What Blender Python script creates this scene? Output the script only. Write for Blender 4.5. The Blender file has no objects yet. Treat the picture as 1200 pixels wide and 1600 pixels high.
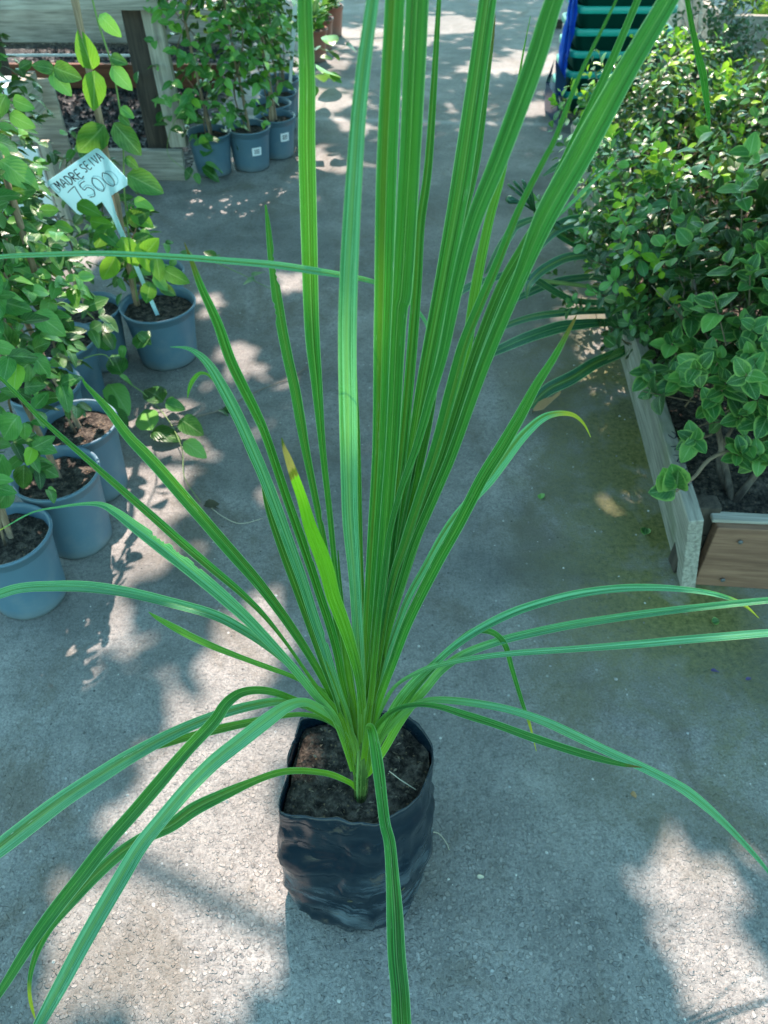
import bpy, bmesh, math, random
from mathutils import Vector, Matrix, noise

# ------------------------------------------------------------------ camera, sky, sun, exposure
SC = bpy.context.scene
COL = SC.collection
R = math.radians
H, PITCH, FPX = 1.53, R(44.0), 1210.0           # camera height (m), downward pitch, focal length in photo pixels
cam_d = bpy.data.cameras.new('camera'); cam = bpy.data.objects.new('camera', cam_d); COL.objects.link(cam)
cam.location = (0, 0, H); cam.rotation_euler = (R(90) - PITCH, 0, 0)
cam_d.sensor_fit = 'VERTICAL'; cam_d.sensor_height = 36.0; cam_d.lens = FPX * 36.0 / 1600.0
cam_d.clip_start = 0.02; cam_d.clip_end = 2000
cam_d.dof.use_dof = True; cam_d.dof.focus_distance = 1.0; cam_d.dof.aperture_fstop = 9.0
SC.camera = cam

SUN_EL, SUN_AZ = R(54), R(-6)                   # azimuth from +Y, positive to the right
S = Vector((math.sin(SUN_AZ) * math.cos(SUN_EL), math.cos(SUN_AZ) * math.cos(SUN_EL), math.sin(SUN_EL)))
w = bpy.data.worlds.new('World'); SC.world = w; w.use_nodes = True
nt = w.node_tree; bg = nt.nodes['Background']
sky = nt.nodes.new('ShaderNodeTexSky'); sky.sky_type = 'NISHITA'; sky.sun_disc = False
sky.sun_elevation = SUN_EL; sky.sun_rotation = SUN_AZ; sky.air_density = 1.0; sky.dust_density = 0.6; sky.ozone_density = 1.2
hz = nt.nodes.new('ShaderNodeMix'); hz.data_type = 'RGBA'; hz.blend_type = 'MULTIPLY'; hz.inputs[0].default_value = 1.0
hz.inputs[7].default_value = (0.77, 1.05, 0.83, 1)              # the picture's cool teal white balance
nt.links.new(sky.outputs[0], hz.inputs[6]); nt.links.new(hz.outputs[2], bg.inputs[0]); bg.inputs[1].default_value = 0.15
sl = bpy.data.lights.new('sun', 'SUN'); sl.energy = 2.9; sl.angle = R(0.53); sl.color = (1.0, 0.83, 0.75)
sun = bpy.data.objects.new('sun', sl); COL.objects.link(sun); sun.location = (0, 6, 12)
sun.rotation_euler = (-S).to_track_quat('-Z', 'Y').to_euler()
vs = SC.view_settings
vs.view_transform = 'Standard'; vs.look = 'None'; vs.gamma = 1.0; vs.use_curve_mapping = False
vs.exposure = 2.28
SC.cycles.max_bounces = 8; SC.cycles.transmission_bounces = 4; SC.cycles.diffuse_bounces = 3
SC.cycles.use_denoising = True

# ------------------------------------------------------------------ pixel -> place
CP, SP = math.cos(PITCH), math.sin(PITCH)
def ray(px, py):
    u, v = (px - 600) / FPX, (py - 800) / FPX
    return Vector((u, CP - v * SP, -SP - v * CP))
CAM = Vector((0, 0, H))
def G(px, py, z=0.0):                           # where the pixel's ray meets height z
    d = ray(px, py); return CAM + d * ((z - H) / d.z)
def PY(px, py, Y):                              # where the pixel's ray meets distance Y ahead
    d = ray(px, py); return CAM + d * (Y / d.y)
def mpp(p): return (p.y * CP + (H - p.z) * SP) / FPX   # metres per photo pixel at a point

# ------------------------------------------------------------------ object helpers
def mesh(name, V, F, mat=None, uv=None, smooth=True):
    me = bpy.data.meshes.new(name); me.from_pydata([tuple(v) for v in V], [], F)
    if mat: me.materials.append(mat)
    if uv:
        l = me.uv_layers.new(name='UVMap')
        data = [0.0] * (2 * len(me.loops))
        for i, lp in enumerate(me.loops):
            data[2 * i], data[2 * i + 1] = uv[lp.vertex_index]
        l.data.foreach_set('uv', data)
    if smooth: me.polygons.foreach_set('use_smooth', [True] * len(me.polygons))
    me.update(); return me
def link(name, me, parent=None, M=None):
    o = bpy.data.objects.new(name, me); COL.objects.link(o)
    if M is not None: o.matrix_basis = M
    if parent is not None:
        o.parent = parent
        o.matrix_parent_inverse = Matrix.Translation(-parent.location) if parent.type == 'EMPTY' else Matrix.Identity(4)
    return o
def mk(name, V, F, mat, parent=None, uv=None, smooth=True): return link(name, mesh(name, V, F, mat, uv, smooth), parent)
def thing(name, loc, label, cat, group=None):
    o = bpy.data.objects.new(name, None); COL.objects.link(o); o.location = loc; o.empty_display_size = .05
    return tag(o, label, cat, group)
def tag(o, label, cat=None, group=None):
    o['label'] = label
    if cat: o['category'] = cat
    if group: o['group'] = group
    return o
def kind(o, k): o['kind'] = k; return o

class MB:
    def __init__(s): s.v = []; s.f = []; s.uv = []
    def add(s, V, F, uv=None):
        b = len(s.v); s.v += [tuple(v) for v in V]; s.f += [tuple(i + b for i in f) for f in F]
        s.uv += uv if uv else [(0, 0)] * len(V)
    def box(s, lo, hi, M=None):
        (a, b, c), (d, e, f) = lo, hi
        V = [Vector(p) for p in ((a,b,c),(d,b,c),(d,e,c),(a,e,c),(a,b,f),(d,b,f),(d,e,f),(a,e,f))]
        if M is not None: V = [M @ p for p in V]
        s.add(V, [(0,3,2,1),(4,5,6,7),(0,1,5,4),(1,2,6,5),(2,3,7,6),(3,0,4,7)])
    def tube(s, P, rad, n=6, cap=True):
        P = [Vector(p) for p in P]; rr = rad if isinstance(rad, (list, tuple)) else [rad] * len(P)
        V = []; prev = Vector((.3, .5, .8))
        for i, p in enumerate(P):
            t = (P[min(i + 1, len(P) - 1)] - P[max(i - 1, 0)]).normalized()
            a = prev - t * prev.dot(t)
            if a.length < 1e-4: a = Vector((1, .1, 0)) - t * t.x
            a.normalize(); prev = a; b = t.cross(a)
            for k in range(n):
                th = 2 * math.pi * k / n; V.append(p + (a * math.cos(th) + b * math.sin(th)) * rr[i])
        F = [(i*n+k, i*n+(k+1) % n, (i+1)*n+(k+1) % n, (i+1)*n+k) for i in range(len(P)-1) for k in range(n)]
        if cap: F += [tuple(range(n-1, -1, -1)), tuple((len(P)-1)*n+k for k in range(n))]
        s.add(V, F, [(k / n, i / max(1, len(P)-1)) for i in range(len(P)) for k in range(n)])
    def lathe(s, prof, n=32, c=(0, 0, 0), jig=None):
        V = []; c = Vector(c)
        for i, (r, z) in enumerate(prof):
            for k in range(n):
                th = 2 * math.pi * k / n; p = Vector((r * math.cos(th), r * math.sin(th), z))
                if jig: p = jig(p, th, i)
                V.append(c + p)
        F = [(i*n+k, i*n+(k+1) % n, (i+1)*n+(k+1) % n, (i+1)*n+k) for i in range(len(prof)-1) for k in range(n)]
        s.add(V, F)
    def obj(s, name, mat, parent=None, smooth=True): return mk(name, s.v, s.f, mat, parent, s.uv, smooth)

def bevel(o, wd=.004, seg=2):
    m = o.modifiers.new('bevel', 'BEVEL'); m.width = wd; m.segments = seg; m.limit_method = 'ANGLE'; return o
def catmull(P, n):
    """n samples per span through the points (tuples of equal length)"""
    Q = [P[0]] + list(P) + [P[-1]]; out = []
    for i in range(1, len(Q) - 2):
        for k in range(n):
            t = k / n; a, b, c, d = Q[i-1], Q[i], Q[i+1], Q[i+2]
            out.append(tuple(.5 * (2*q + (r_-p)*t + (2*p-5*q+4*r_-s_)*t*t + (3*q-p-3*r_+s_)*t**3) for p, q, r_, s_ in zip(a, b, c, d)))
    out.append(tuple(P[-1])); return out

# ------------------------------------------------------------------ materials
class NT:
    def __init__(s, name):
        s.m = bpy.data.materials.new(name); s.m.use_nodes = True; s.t = s.m.node_tree; s.t.nodes.clear()
        s.out = s.n('ShaderNodeOutputMaterial')
    def n(s, typ, **kw):
        x = s.t.nodes.new(typ)
        for k, v in kw.items():
            if k in x.inputs.keys() if isinstance(k, str) else False: s.put(x.inputs[k], v)
            else: setattr(x, k, v)
        return x
    def put(s, sock, v):
        if isinstance(v, bpy.types.NodeSocket): s.t.links.new(v, sock)
        else:
            try: sock.default_value = v
            except Exception: sock.default_value = (*v, 1.0)
    def noise(s, vec, scale, detail=4, rough=.55, dist=0.0):
        x = s.n('ShaderNodeTexNoise'); s.put(x.inputs['Scale'], scale); s.put(x.inputs['Detail'], detail)
        s.put(x.inputs['Roughness'], rough); s.put(x.inputs['Distortion'], dist)
        if vec is not None: s.put(x.inputs['Vector'], vec)
        return x.outputs[0]
    def voro(s, vec, scale, feature='F1'):
        x = s.n('ShaderNodeTexVoronoi', feature=feature); s.put(x.inputs['Scale'], scale); s.put(x.inputs['Vector'], vec); return x
    def ramp(s, fac, *stops, interp='LINEAR'):
        x = s.n('ShaderNodeValToRGB'); x.color_ramp.interpolation = interp; e = x.color_ramp.elements
        while len(e) < len(stops): e.new(.5)
        for k, (p, c) in enumerate(stops):
            e[k].position = p; e[k].color = (*c, 1) if isinstance(c, tuple) else (c, c, c, 1)
        s.put(x.inputs[0], fac); return x.outputs[0]
    def mix(s, f, a, b, mode='MIX'):
        x = s.n('ShaderNodeMix', data_type='RGBA', blend_type=mode)
        s.put(x.inputs[0], f); s.put(x.inputs[6], a); s.put(x.inputs[7], b); return x.outputs[2]
    def math(s, op, a, b=0.0, clamp=False):
        x = s.n('ShaderNodeMath', operation=op, use_clamp=clamp); s.put(x.inputs[0], a); s.put(x.inputs[1], b); return x.outputs[0]
    def mapr(s, v, a, b, c=0.0, d=1.0):
        x = s.n('ShaderNodeMapRange'); s.put(x.inputs[0], v)
        for k, q in enumerate((a, b, c, d)): s.put(x.inputs[k + 1], q)
        return x.outputs[0]
    def coord(s, which='Object'): return s.n('ShaderNodeTexCoord').outputs[which]
    def pos(s): return s.n('ShaderNodeNewGeometry').outputs['Position']
    def comb(s, x, y, z):
        c = s.n('ShaderNodeCombineXYZ'); s.put(c.inputs[0], x); s.put(c.inputs[1], y); s.put(c.inputs[2], z); return c.outputs[0]
    def sep(s, v): c = s.n('ShaderNodeSeparateXYZ'); s.put(c.inputs[0], v); return c.outputs
    def scale(s, v, k):
        x = s.n('ShaderNodeMapping'); s.put(x.inputs[0], v); x.inputs['Scale'].default_value = k; return x.outputs[0]
    def bump(s, h, st=.3, dist=.01, nrm=None):
        x = s.n('ShaderNodeBump'); s.put(x.inputs['Height'], h); s.put(x.inputs['Strength'], st); s.put(x.inputs['Distance'], dist)
        if nrm is not None: s.put(x.inputs['Normal'], nrm)
        return x.outputs[0]
    def bsdf(s, col, rough=.6, normal=None, spec=.5, trans=None, tw=.3, sheen=0.0, coat=0.0):
        x = s.n('ShaderNodeBsdfPrincipled'); s.put(x.inputs['Base Color'], col); s.put(x.inputs['Roughness'], rough)
        s.put(x.inputs['Specular IOR Level'], spec)
        if coat: s.put(x.inputs['Coat Weight'], coat)
        if normal is not None: s.put(x.inputs['Normal'], normal)
        o = x.outputs[0]
        if trans is not None:
            t = s.n('ShaderNodeBsdfTranslucent'); s.put(t.inputs[0], trans)
            if normal is not None: s.put(t.inputs['Normal'], normal)
            mx = s.n('ShaderNodeMixShader'); s.put(mx.inputs[0], tw); s.t.links.new(o, mx.inputs[1]); s.t.links.new(t.outputs[0], mx.inputs[2]); o = mx.outputs[0]
        s.t.links.new(o, s.out.inputs[0]); return s.m

def m_plain(name, col, rough=.6, var=.25, scale=30, spec=.4, bump=.15):
    n = NT(name); p = n.coord('Object'); f = n.noise(p, scale, 5)
    c = n.mix(f, tuple(k * (1 - var) for k in col), tuple(min(1, k * (1 + var)) for k in col))
    return n.bsdf(c, rough, n.bump(f, bump, .004), spec)

def m_concrete():
    n = NT('concrete'); p = n.pos(); x, y, z = n.sep(p)
    big = n.noise(p, 1.1, 5, .6); mid = n.noise(p, 7, 6, .62); fine = n.noise(p, 70, 5, .75); vf = n.noise(p, 190, 3, .7)
    c = n.ramp(mid, (.30, (.165, .153, .138)), (.52, (.285, .267, .245)), (.72, (.40, .378, .35)))
    c = n.mix(n.mapr(big, .35, .7), c, n.mix(.5, c, (.15, .155, .15)))
    c = n.mix(n.math('MULTIPLY', n.mapr(fine, .48, .62), .8), c, n.mix(.6, c, (.08, .08, .078)))
    c = n.mix(n.math('MULTIPLY', n.mapr(vf, .46, .62), .6), c, n.mix(.65, c, (.05, .05, .05)))
    c = n.mix(n.math('MULTIPLY', n.mapr(vf, .40, .30), .5), c, n.mix(.6, c, (.52, .50, .48)))
    # exposed aggregate, worn most at the near end of the path
    wob = n.n('ShaderNodeTexNoise'); n.put(wob.inputs['Scale'], 70.0); n.put(wob.inputs['Vector'], p)
    wear = n.math('MULTIPLY', n.mapr(y, 1.25, .45), n.mapr(n.noise(p, 2.2, 3), .25, .5))
    pk = None
    for scl, th, amt in ((78, .5, .6), (135, .3, .6)):
        agg = n.voro(n.mix(.012, p, wob.outputs[1]), scl)
        sc = n.n('ShaderNodeSeparateColor'); n.put(sc.inputs[0], agg.outputs['Color'])
        stone = n.ramp(sc.outputs[0], (0, (.09, .09, .09)), (.35, (.24, .23, .22)), (.7, (.32, .285, .25)), (.97, (.44, .41, .38)))
        rr = n.mapr(sc.outputs[2], 0, 1, .25, .5)
        pick = n.math('MULTIPLY', n.mapr(n.math('SUBTRACT', rr, agg.outputs['Distance']), -.02, .06), n.math('GREATER_THAN', sc.outputs[1], th))
        pick = n.math('MULTIPLY', pick, wear)
        c = n.mix(n.math('MULTIPLY', pick, amt), c, stone)
        pk = pick if pk is None else n.math('MAXIMUM', pk, pick)
    st1 = n.noise(n.scale(p, (1.0, .7, 1)), 3.2, 6, .7, .6); st2 = n.noise(p, 14, 5, .7, .3)
    c = n.mix(n.math('MULTIPLY', n.mapr(st1, .50, .62), .7), c, n.mix(.7, c, (.10, .08, .052)))
    c = n.mix(n.math('MULTIPLY', n.mapr(st2, .57, .66), .5), c, n.mix(.7, c, (.07, .065, .055)))
    c = n.mix(n.math('MULTIPLY', n.mapr(st1, .44, .36), .4), c, n.mix(.5, c, (.46, .43, .39)))
    ch = n.voro(p, 42); s2 = n.n('ShaderNodeSeparateColor'); n.put(s2.inputs[0], ch.outputs['Color'])
    chip = n.math('MULTIPLY', n.mapr(ch.outputs['Distance'], .16, .1), n.math('GREATER_THAN', s2.outputs[0], .93))
    c = n.mix(n.math('MULTIPLY', chip, .55), c, (.52, .52, .5))
    pit = n.math('MULTIPLY', n.mapr(ch.outputs['Distance'], .15, .08), n.math('LESS_THAN', s2.outputs[0], .09))
    c = n.mix(n.math('MULTIPLY', pit, .8), c, (.03, .03, .03))
    # algae / moss staining along the planter foot
    d = n.math('SUBTRACT', n.math('ADD', n.math('MULTIPLY', y, .074), .67), x)
    band = n.math('MULTIPLY', n.mapr(d, .46, .04), n.mapr(d, -.25, -.1))
    along = n.math('MULTIPLY', n.mapr(y, .55, 1.2), n.mapr(y, 3.4, 2.2))
    moss = n.math('MULTIPLY', n.math('MULTIPLY', n.math('POWER', band, .7), along), n.mapr(n.noise(p, 4.0, 5, .65, .4), .32, .52))
    c = n.mix(moss, c, n.mix(n.mapr(fine, .35, .65), (.06, .07, .010), (.20, .18, .055)))
    damp = n.math('MULTIPLY', n.mapr(n.noise(n.scale(p, (.8, 1.6, 1)), 1.3, 4), .45, .62), n.mapr(y, .6, 1.0, .15, .6))
    c = n.mix(damp, c, n.mix(.7, c, (.05, .06, .062)))
    # control joint across the path
    j = n.math('ABSOLUTE', n.math('SUBTRACT', n.math('ADD', y, n.math('MULTIPLY', x, .074)), 4.95))
    c = n.mix(n.math('MULTIPLY', n.mapr(j, .05, .01), .35), c, (.5, .5, .48))
    h = n.math('ADD', n.math('MULTIPLY', mid, .5), n.math('ADD', n.math('MULTIPLY', fine, .5), n.math('MULTIPLY', pk, .9)))
    nb = n.bump(n.math('ADD', h, n.math('MULTIPLY', vf, .5)), .9, .007)
    return n.bsdf(c, n.mapr(mid, .3, .7, .72, .9), nb, .4)

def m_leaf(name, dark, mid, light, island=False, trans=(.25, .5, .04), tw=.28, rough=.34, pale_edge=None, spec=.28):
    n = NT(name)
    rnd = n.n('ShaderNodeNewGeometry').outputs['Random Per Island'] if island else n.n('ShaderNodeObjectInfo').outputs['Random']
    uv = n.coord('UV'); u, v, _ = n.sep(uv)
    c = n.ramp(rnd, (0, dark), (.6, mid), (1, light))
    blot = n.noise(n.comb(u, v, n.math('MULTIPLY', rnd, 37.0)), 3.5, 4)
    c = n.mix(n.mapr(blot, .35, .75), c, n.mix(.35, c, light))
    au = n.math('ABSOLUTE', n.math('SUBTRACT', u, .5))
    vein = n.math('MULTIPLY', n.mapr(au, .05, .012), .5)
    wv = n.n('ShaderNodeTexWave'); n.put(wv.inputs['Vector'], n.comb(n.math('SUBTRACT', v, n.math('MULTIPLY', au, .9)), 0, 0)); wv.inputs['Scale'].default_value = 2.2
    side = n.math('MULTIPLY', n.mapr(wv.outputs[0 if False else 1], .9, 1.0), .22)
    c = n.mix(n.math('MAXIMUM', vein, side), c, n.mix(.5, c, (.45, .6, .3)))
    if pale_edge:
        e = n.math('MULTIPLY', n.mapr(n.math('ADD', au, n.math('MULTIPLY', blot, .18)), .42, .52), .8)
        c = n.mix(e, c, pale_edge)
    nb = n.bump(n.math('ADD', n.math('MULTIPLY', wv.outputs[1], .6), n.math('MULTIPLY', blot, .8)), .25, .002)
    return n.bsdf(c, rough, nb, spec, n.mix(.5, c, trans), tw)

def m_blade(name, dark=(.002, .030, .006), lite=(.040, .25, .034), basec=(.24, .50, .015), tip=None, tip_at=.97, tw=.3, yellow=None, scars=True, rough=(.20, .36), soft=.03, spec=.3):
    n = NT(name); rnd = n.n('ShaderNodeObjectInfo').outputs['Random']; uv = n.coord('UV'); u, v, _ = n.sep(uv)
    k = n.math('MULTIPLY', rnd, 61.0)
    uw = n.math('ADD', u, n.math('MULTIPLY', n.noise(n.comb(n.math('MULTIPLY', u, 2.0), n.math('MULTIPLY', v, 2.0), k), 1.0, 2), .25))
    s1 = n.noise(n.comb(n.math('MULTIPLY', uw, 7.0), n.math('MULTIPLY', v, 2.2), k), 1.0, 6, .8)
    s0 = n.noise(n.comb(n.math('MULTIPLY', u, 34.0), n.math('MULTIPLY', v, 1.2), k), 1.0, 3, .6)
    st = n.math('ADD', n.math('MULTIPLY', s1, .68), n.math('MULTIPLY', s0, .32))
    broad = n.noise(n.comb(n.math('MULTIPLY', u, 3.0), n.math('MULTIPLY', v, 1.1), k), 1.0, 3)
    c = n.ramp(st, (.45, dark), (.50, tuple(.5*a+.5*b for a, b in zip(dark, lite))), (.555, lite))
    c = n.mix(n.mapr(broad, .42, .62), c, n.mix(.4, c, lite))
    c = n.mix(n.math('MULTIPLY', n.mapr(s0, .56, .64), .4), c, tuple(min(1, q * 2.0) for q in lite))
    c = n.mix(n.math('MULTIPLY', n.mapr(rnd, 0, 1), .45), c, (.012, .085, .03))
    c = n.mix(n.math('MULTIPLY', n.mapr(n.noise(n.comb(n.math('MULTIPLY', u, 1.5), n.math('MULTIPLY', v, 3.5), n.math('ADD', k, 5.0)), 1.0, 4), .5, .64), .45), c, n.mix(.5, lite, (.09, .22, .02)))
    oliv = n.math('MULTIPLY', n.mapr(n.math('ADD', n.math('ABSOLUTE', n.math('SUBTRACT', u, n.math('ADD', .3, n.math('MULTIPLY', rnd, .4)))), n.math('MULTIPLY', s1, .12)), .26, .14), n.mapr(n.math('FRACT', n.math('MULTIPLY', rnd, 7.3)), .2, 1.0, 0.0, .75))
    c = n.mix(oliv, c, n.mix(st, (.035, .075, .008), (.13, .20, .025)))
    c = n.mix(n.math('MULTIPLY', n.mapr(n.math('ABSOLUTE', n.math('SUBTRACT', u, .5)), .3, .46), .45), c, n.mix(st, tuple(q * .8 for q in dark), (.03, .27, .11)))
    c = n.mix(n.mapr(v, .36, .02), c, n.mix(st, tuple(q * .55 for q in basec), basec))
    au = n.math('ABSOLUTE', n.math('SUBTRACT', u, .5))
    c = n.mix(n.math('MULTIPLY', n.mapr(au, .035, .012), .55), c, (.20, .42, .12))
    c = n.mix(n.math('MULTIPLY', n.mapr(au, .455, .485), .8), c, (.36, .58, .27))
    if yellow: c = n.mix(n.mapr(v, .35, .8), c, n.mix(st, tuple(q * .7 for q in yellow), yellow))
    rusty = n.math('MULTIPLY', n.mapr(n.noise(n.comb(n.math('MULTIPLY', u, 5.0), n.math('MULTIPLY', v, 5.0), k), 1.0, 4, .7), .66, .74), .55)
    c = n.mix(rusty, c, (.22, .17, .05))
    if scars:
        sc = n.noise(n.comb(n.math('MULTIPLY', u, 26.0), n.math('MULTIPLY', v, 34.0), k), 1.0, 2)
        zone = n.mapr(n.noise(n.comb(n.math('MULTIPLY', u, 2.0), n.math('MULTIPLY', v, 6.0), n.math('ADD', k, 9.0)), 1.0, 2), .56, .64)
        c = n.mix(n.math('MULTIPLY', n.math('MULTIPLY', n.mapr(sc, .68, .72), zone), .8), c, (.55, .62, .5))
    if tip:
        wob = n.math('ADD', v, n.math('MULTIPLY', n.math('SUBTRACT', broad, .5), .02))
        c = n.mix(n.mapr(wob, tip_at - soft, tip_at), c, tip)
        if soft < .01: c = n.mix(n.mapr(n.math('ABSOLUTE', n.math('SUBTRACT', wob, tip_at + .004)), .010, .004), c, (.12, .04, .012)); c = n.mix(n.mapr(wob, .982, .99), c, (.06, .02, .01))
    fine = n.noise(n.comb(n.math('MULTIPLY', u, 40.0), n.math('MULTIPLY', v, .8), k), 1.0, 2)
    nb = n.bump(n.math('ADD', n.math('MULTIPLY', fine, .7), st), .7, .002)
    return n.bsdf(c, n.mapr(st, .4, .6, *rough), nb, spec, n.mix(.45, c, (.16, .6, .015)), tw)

def m_wood(name, a, b, axis=0, rough=.8, stretch=14, stain=None):
    n = NT(name); p = n.coord('Object'); k = [stretch] * 3; k[axis] = stretch * .06
    g = n.noise(n.scale(p, tuple(k)), 3.0, 6, .65, .3); big = n.noise(p, 2.5, 4)
    c = n.ramp(g, (.36, a), (.62, b)); c = n.mix(n.mapr(big, .42, .65), c, n.mix(.5, c, tuple(q * .5 for q in a)))
    if stain: c = n.mix(n.math('MULTIPLY', n.mapr(n.noise(p, 6, 4), .5, .68), .6), c, stain)
    return n.bsdf(c, rough, n.bump(g, .4, .004), .3)

def m_soil():
    n = NT('potting_soil'); p = n.pos(); f = n.noise(p, 55, 6, .7); v = n.voro(p, 160)
    s = n.n('ShaderNodeSeparateColor'); n.put(s.inputs[0], v.outputs['Color'])
    c = n.ramp(f, (.38, (.014, .011, .009)), (.50, (.055, .045, .036)), (.62, (.14, .115, .09)))
    c = n.mix(n.math('MULTIPLY', n.math('GREATER_THAN', s.outputs[0], .9), n.mapr(v.outputs['Distance'], .4, .25)), c, (.2, .14, .08))
    return n.bsdf(c, .92, n.bump(n.math('ADD', f, n.math('MULTIPLY', v.outputs['Distance'], .5)), .9, .01), .25)

def m_pot(name, col):
    n = NT(name); p = n.coord('Object'); f = n.noise(p, 9, 5, .6); f2 = n.noise(n.scale(p, (1, 1, .3)), 60, 3); z = n.sep(p)[2]
    rnd = n.n('ShaderNodeObjectInfo').outputs['Random']
    c = n.mix(f, tuple(k * .82 for k in col), tuple(k * 1.15 for k in col))
    c = n.mix(n.math('MULTIPLY', n.mapr(f, .5, .72), .35), c, (.26, .27, .25))
    c = n.mix(n.math('MULTIPLY', n.mapr(n.math('ADD', z, n.math('MULTIPLY', f, .06)), .07, .03), .55), c, (.16, .14, .11))
    c = n.mix(n.math('MULTIPLY', rnd, .2), c, (.05, .08, .1))
    return n.bsdf(c, n.mapr(f, .3, .7, .38, .6), n.bump(n.math('ADD', f, n.math('MULTIPLY', f2, .2)), .12, .006), .45)

def m_bag():
    n = NT('black_polythene'); p = n.coord('Object'); z = n.sep(p)[2]
    f = n.noise(n.scale(p, (7, 7, 30)), 1.0, 8, .75, .25); g = n.noise(p, 22, 5, .65); s = n.noise(n.scale(p, (10, 10, 60)), 1.0, 4, .6, .1)
    dust_glint = n.math('MULTIPLY', n.math('MULTIPLY', n.mapr(f, .46, .62), n.mapr(n.noise(p, 9, 3), .40, .55)), n.mapr(z, .25, .14, .08, 1.0))
    c = n.mix(n.math('MULTIPLY', dust_glint, .75), (.002, .010, .018), (.13, .17, .20))  # dust streaks, tinted bluish to paint in the plastic's highlights as well
    c = n.mix(n.math('MULTIPLY', n.mapr(n.noise(p, 13, 5, .7), .62, .7), .5), c, (.10, .08, .06))
    cr = n.math('ABSOLUTE', n.math('SUBTRACT', n.noise(n.scale(p, (9, 9, 14)), 1.0, 2, .5, .3), .5)); nb = n.bump(n.math('ADD', n.math('MULTIPLY', n.mapr(cr, .0, .05), .45), n.math('ADD', n.math('MULTIPLY', s, .25), n.math('MULTIPLY', g, .35))), .35, .005)
    return n.bsdf(c, n.math('ADD', n.mapr(g, .3, .7, .12, .28), n.math('MULTIPLY', dust_glint, .3)), nb, .35)

def m_gravel():
    n = NT('dark_gravel'); p = n.pos(); v = n.voro(p, 38); s = n.n('ShaderNodeSeparateColor'); n.put(s.inputs[0], v.outputs['Color'])
    c = n.ramp(s.outputs[0], (0, (.010, .010, .012)), (.6, (.030, .030, .031)), (.92, (.08, .072, .068)), (1, (.24, .21, .19)))
    return n.bsdf(c, .85, n.bump(v.outputs['Distance'], 1.0, .02), .3)

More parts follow.
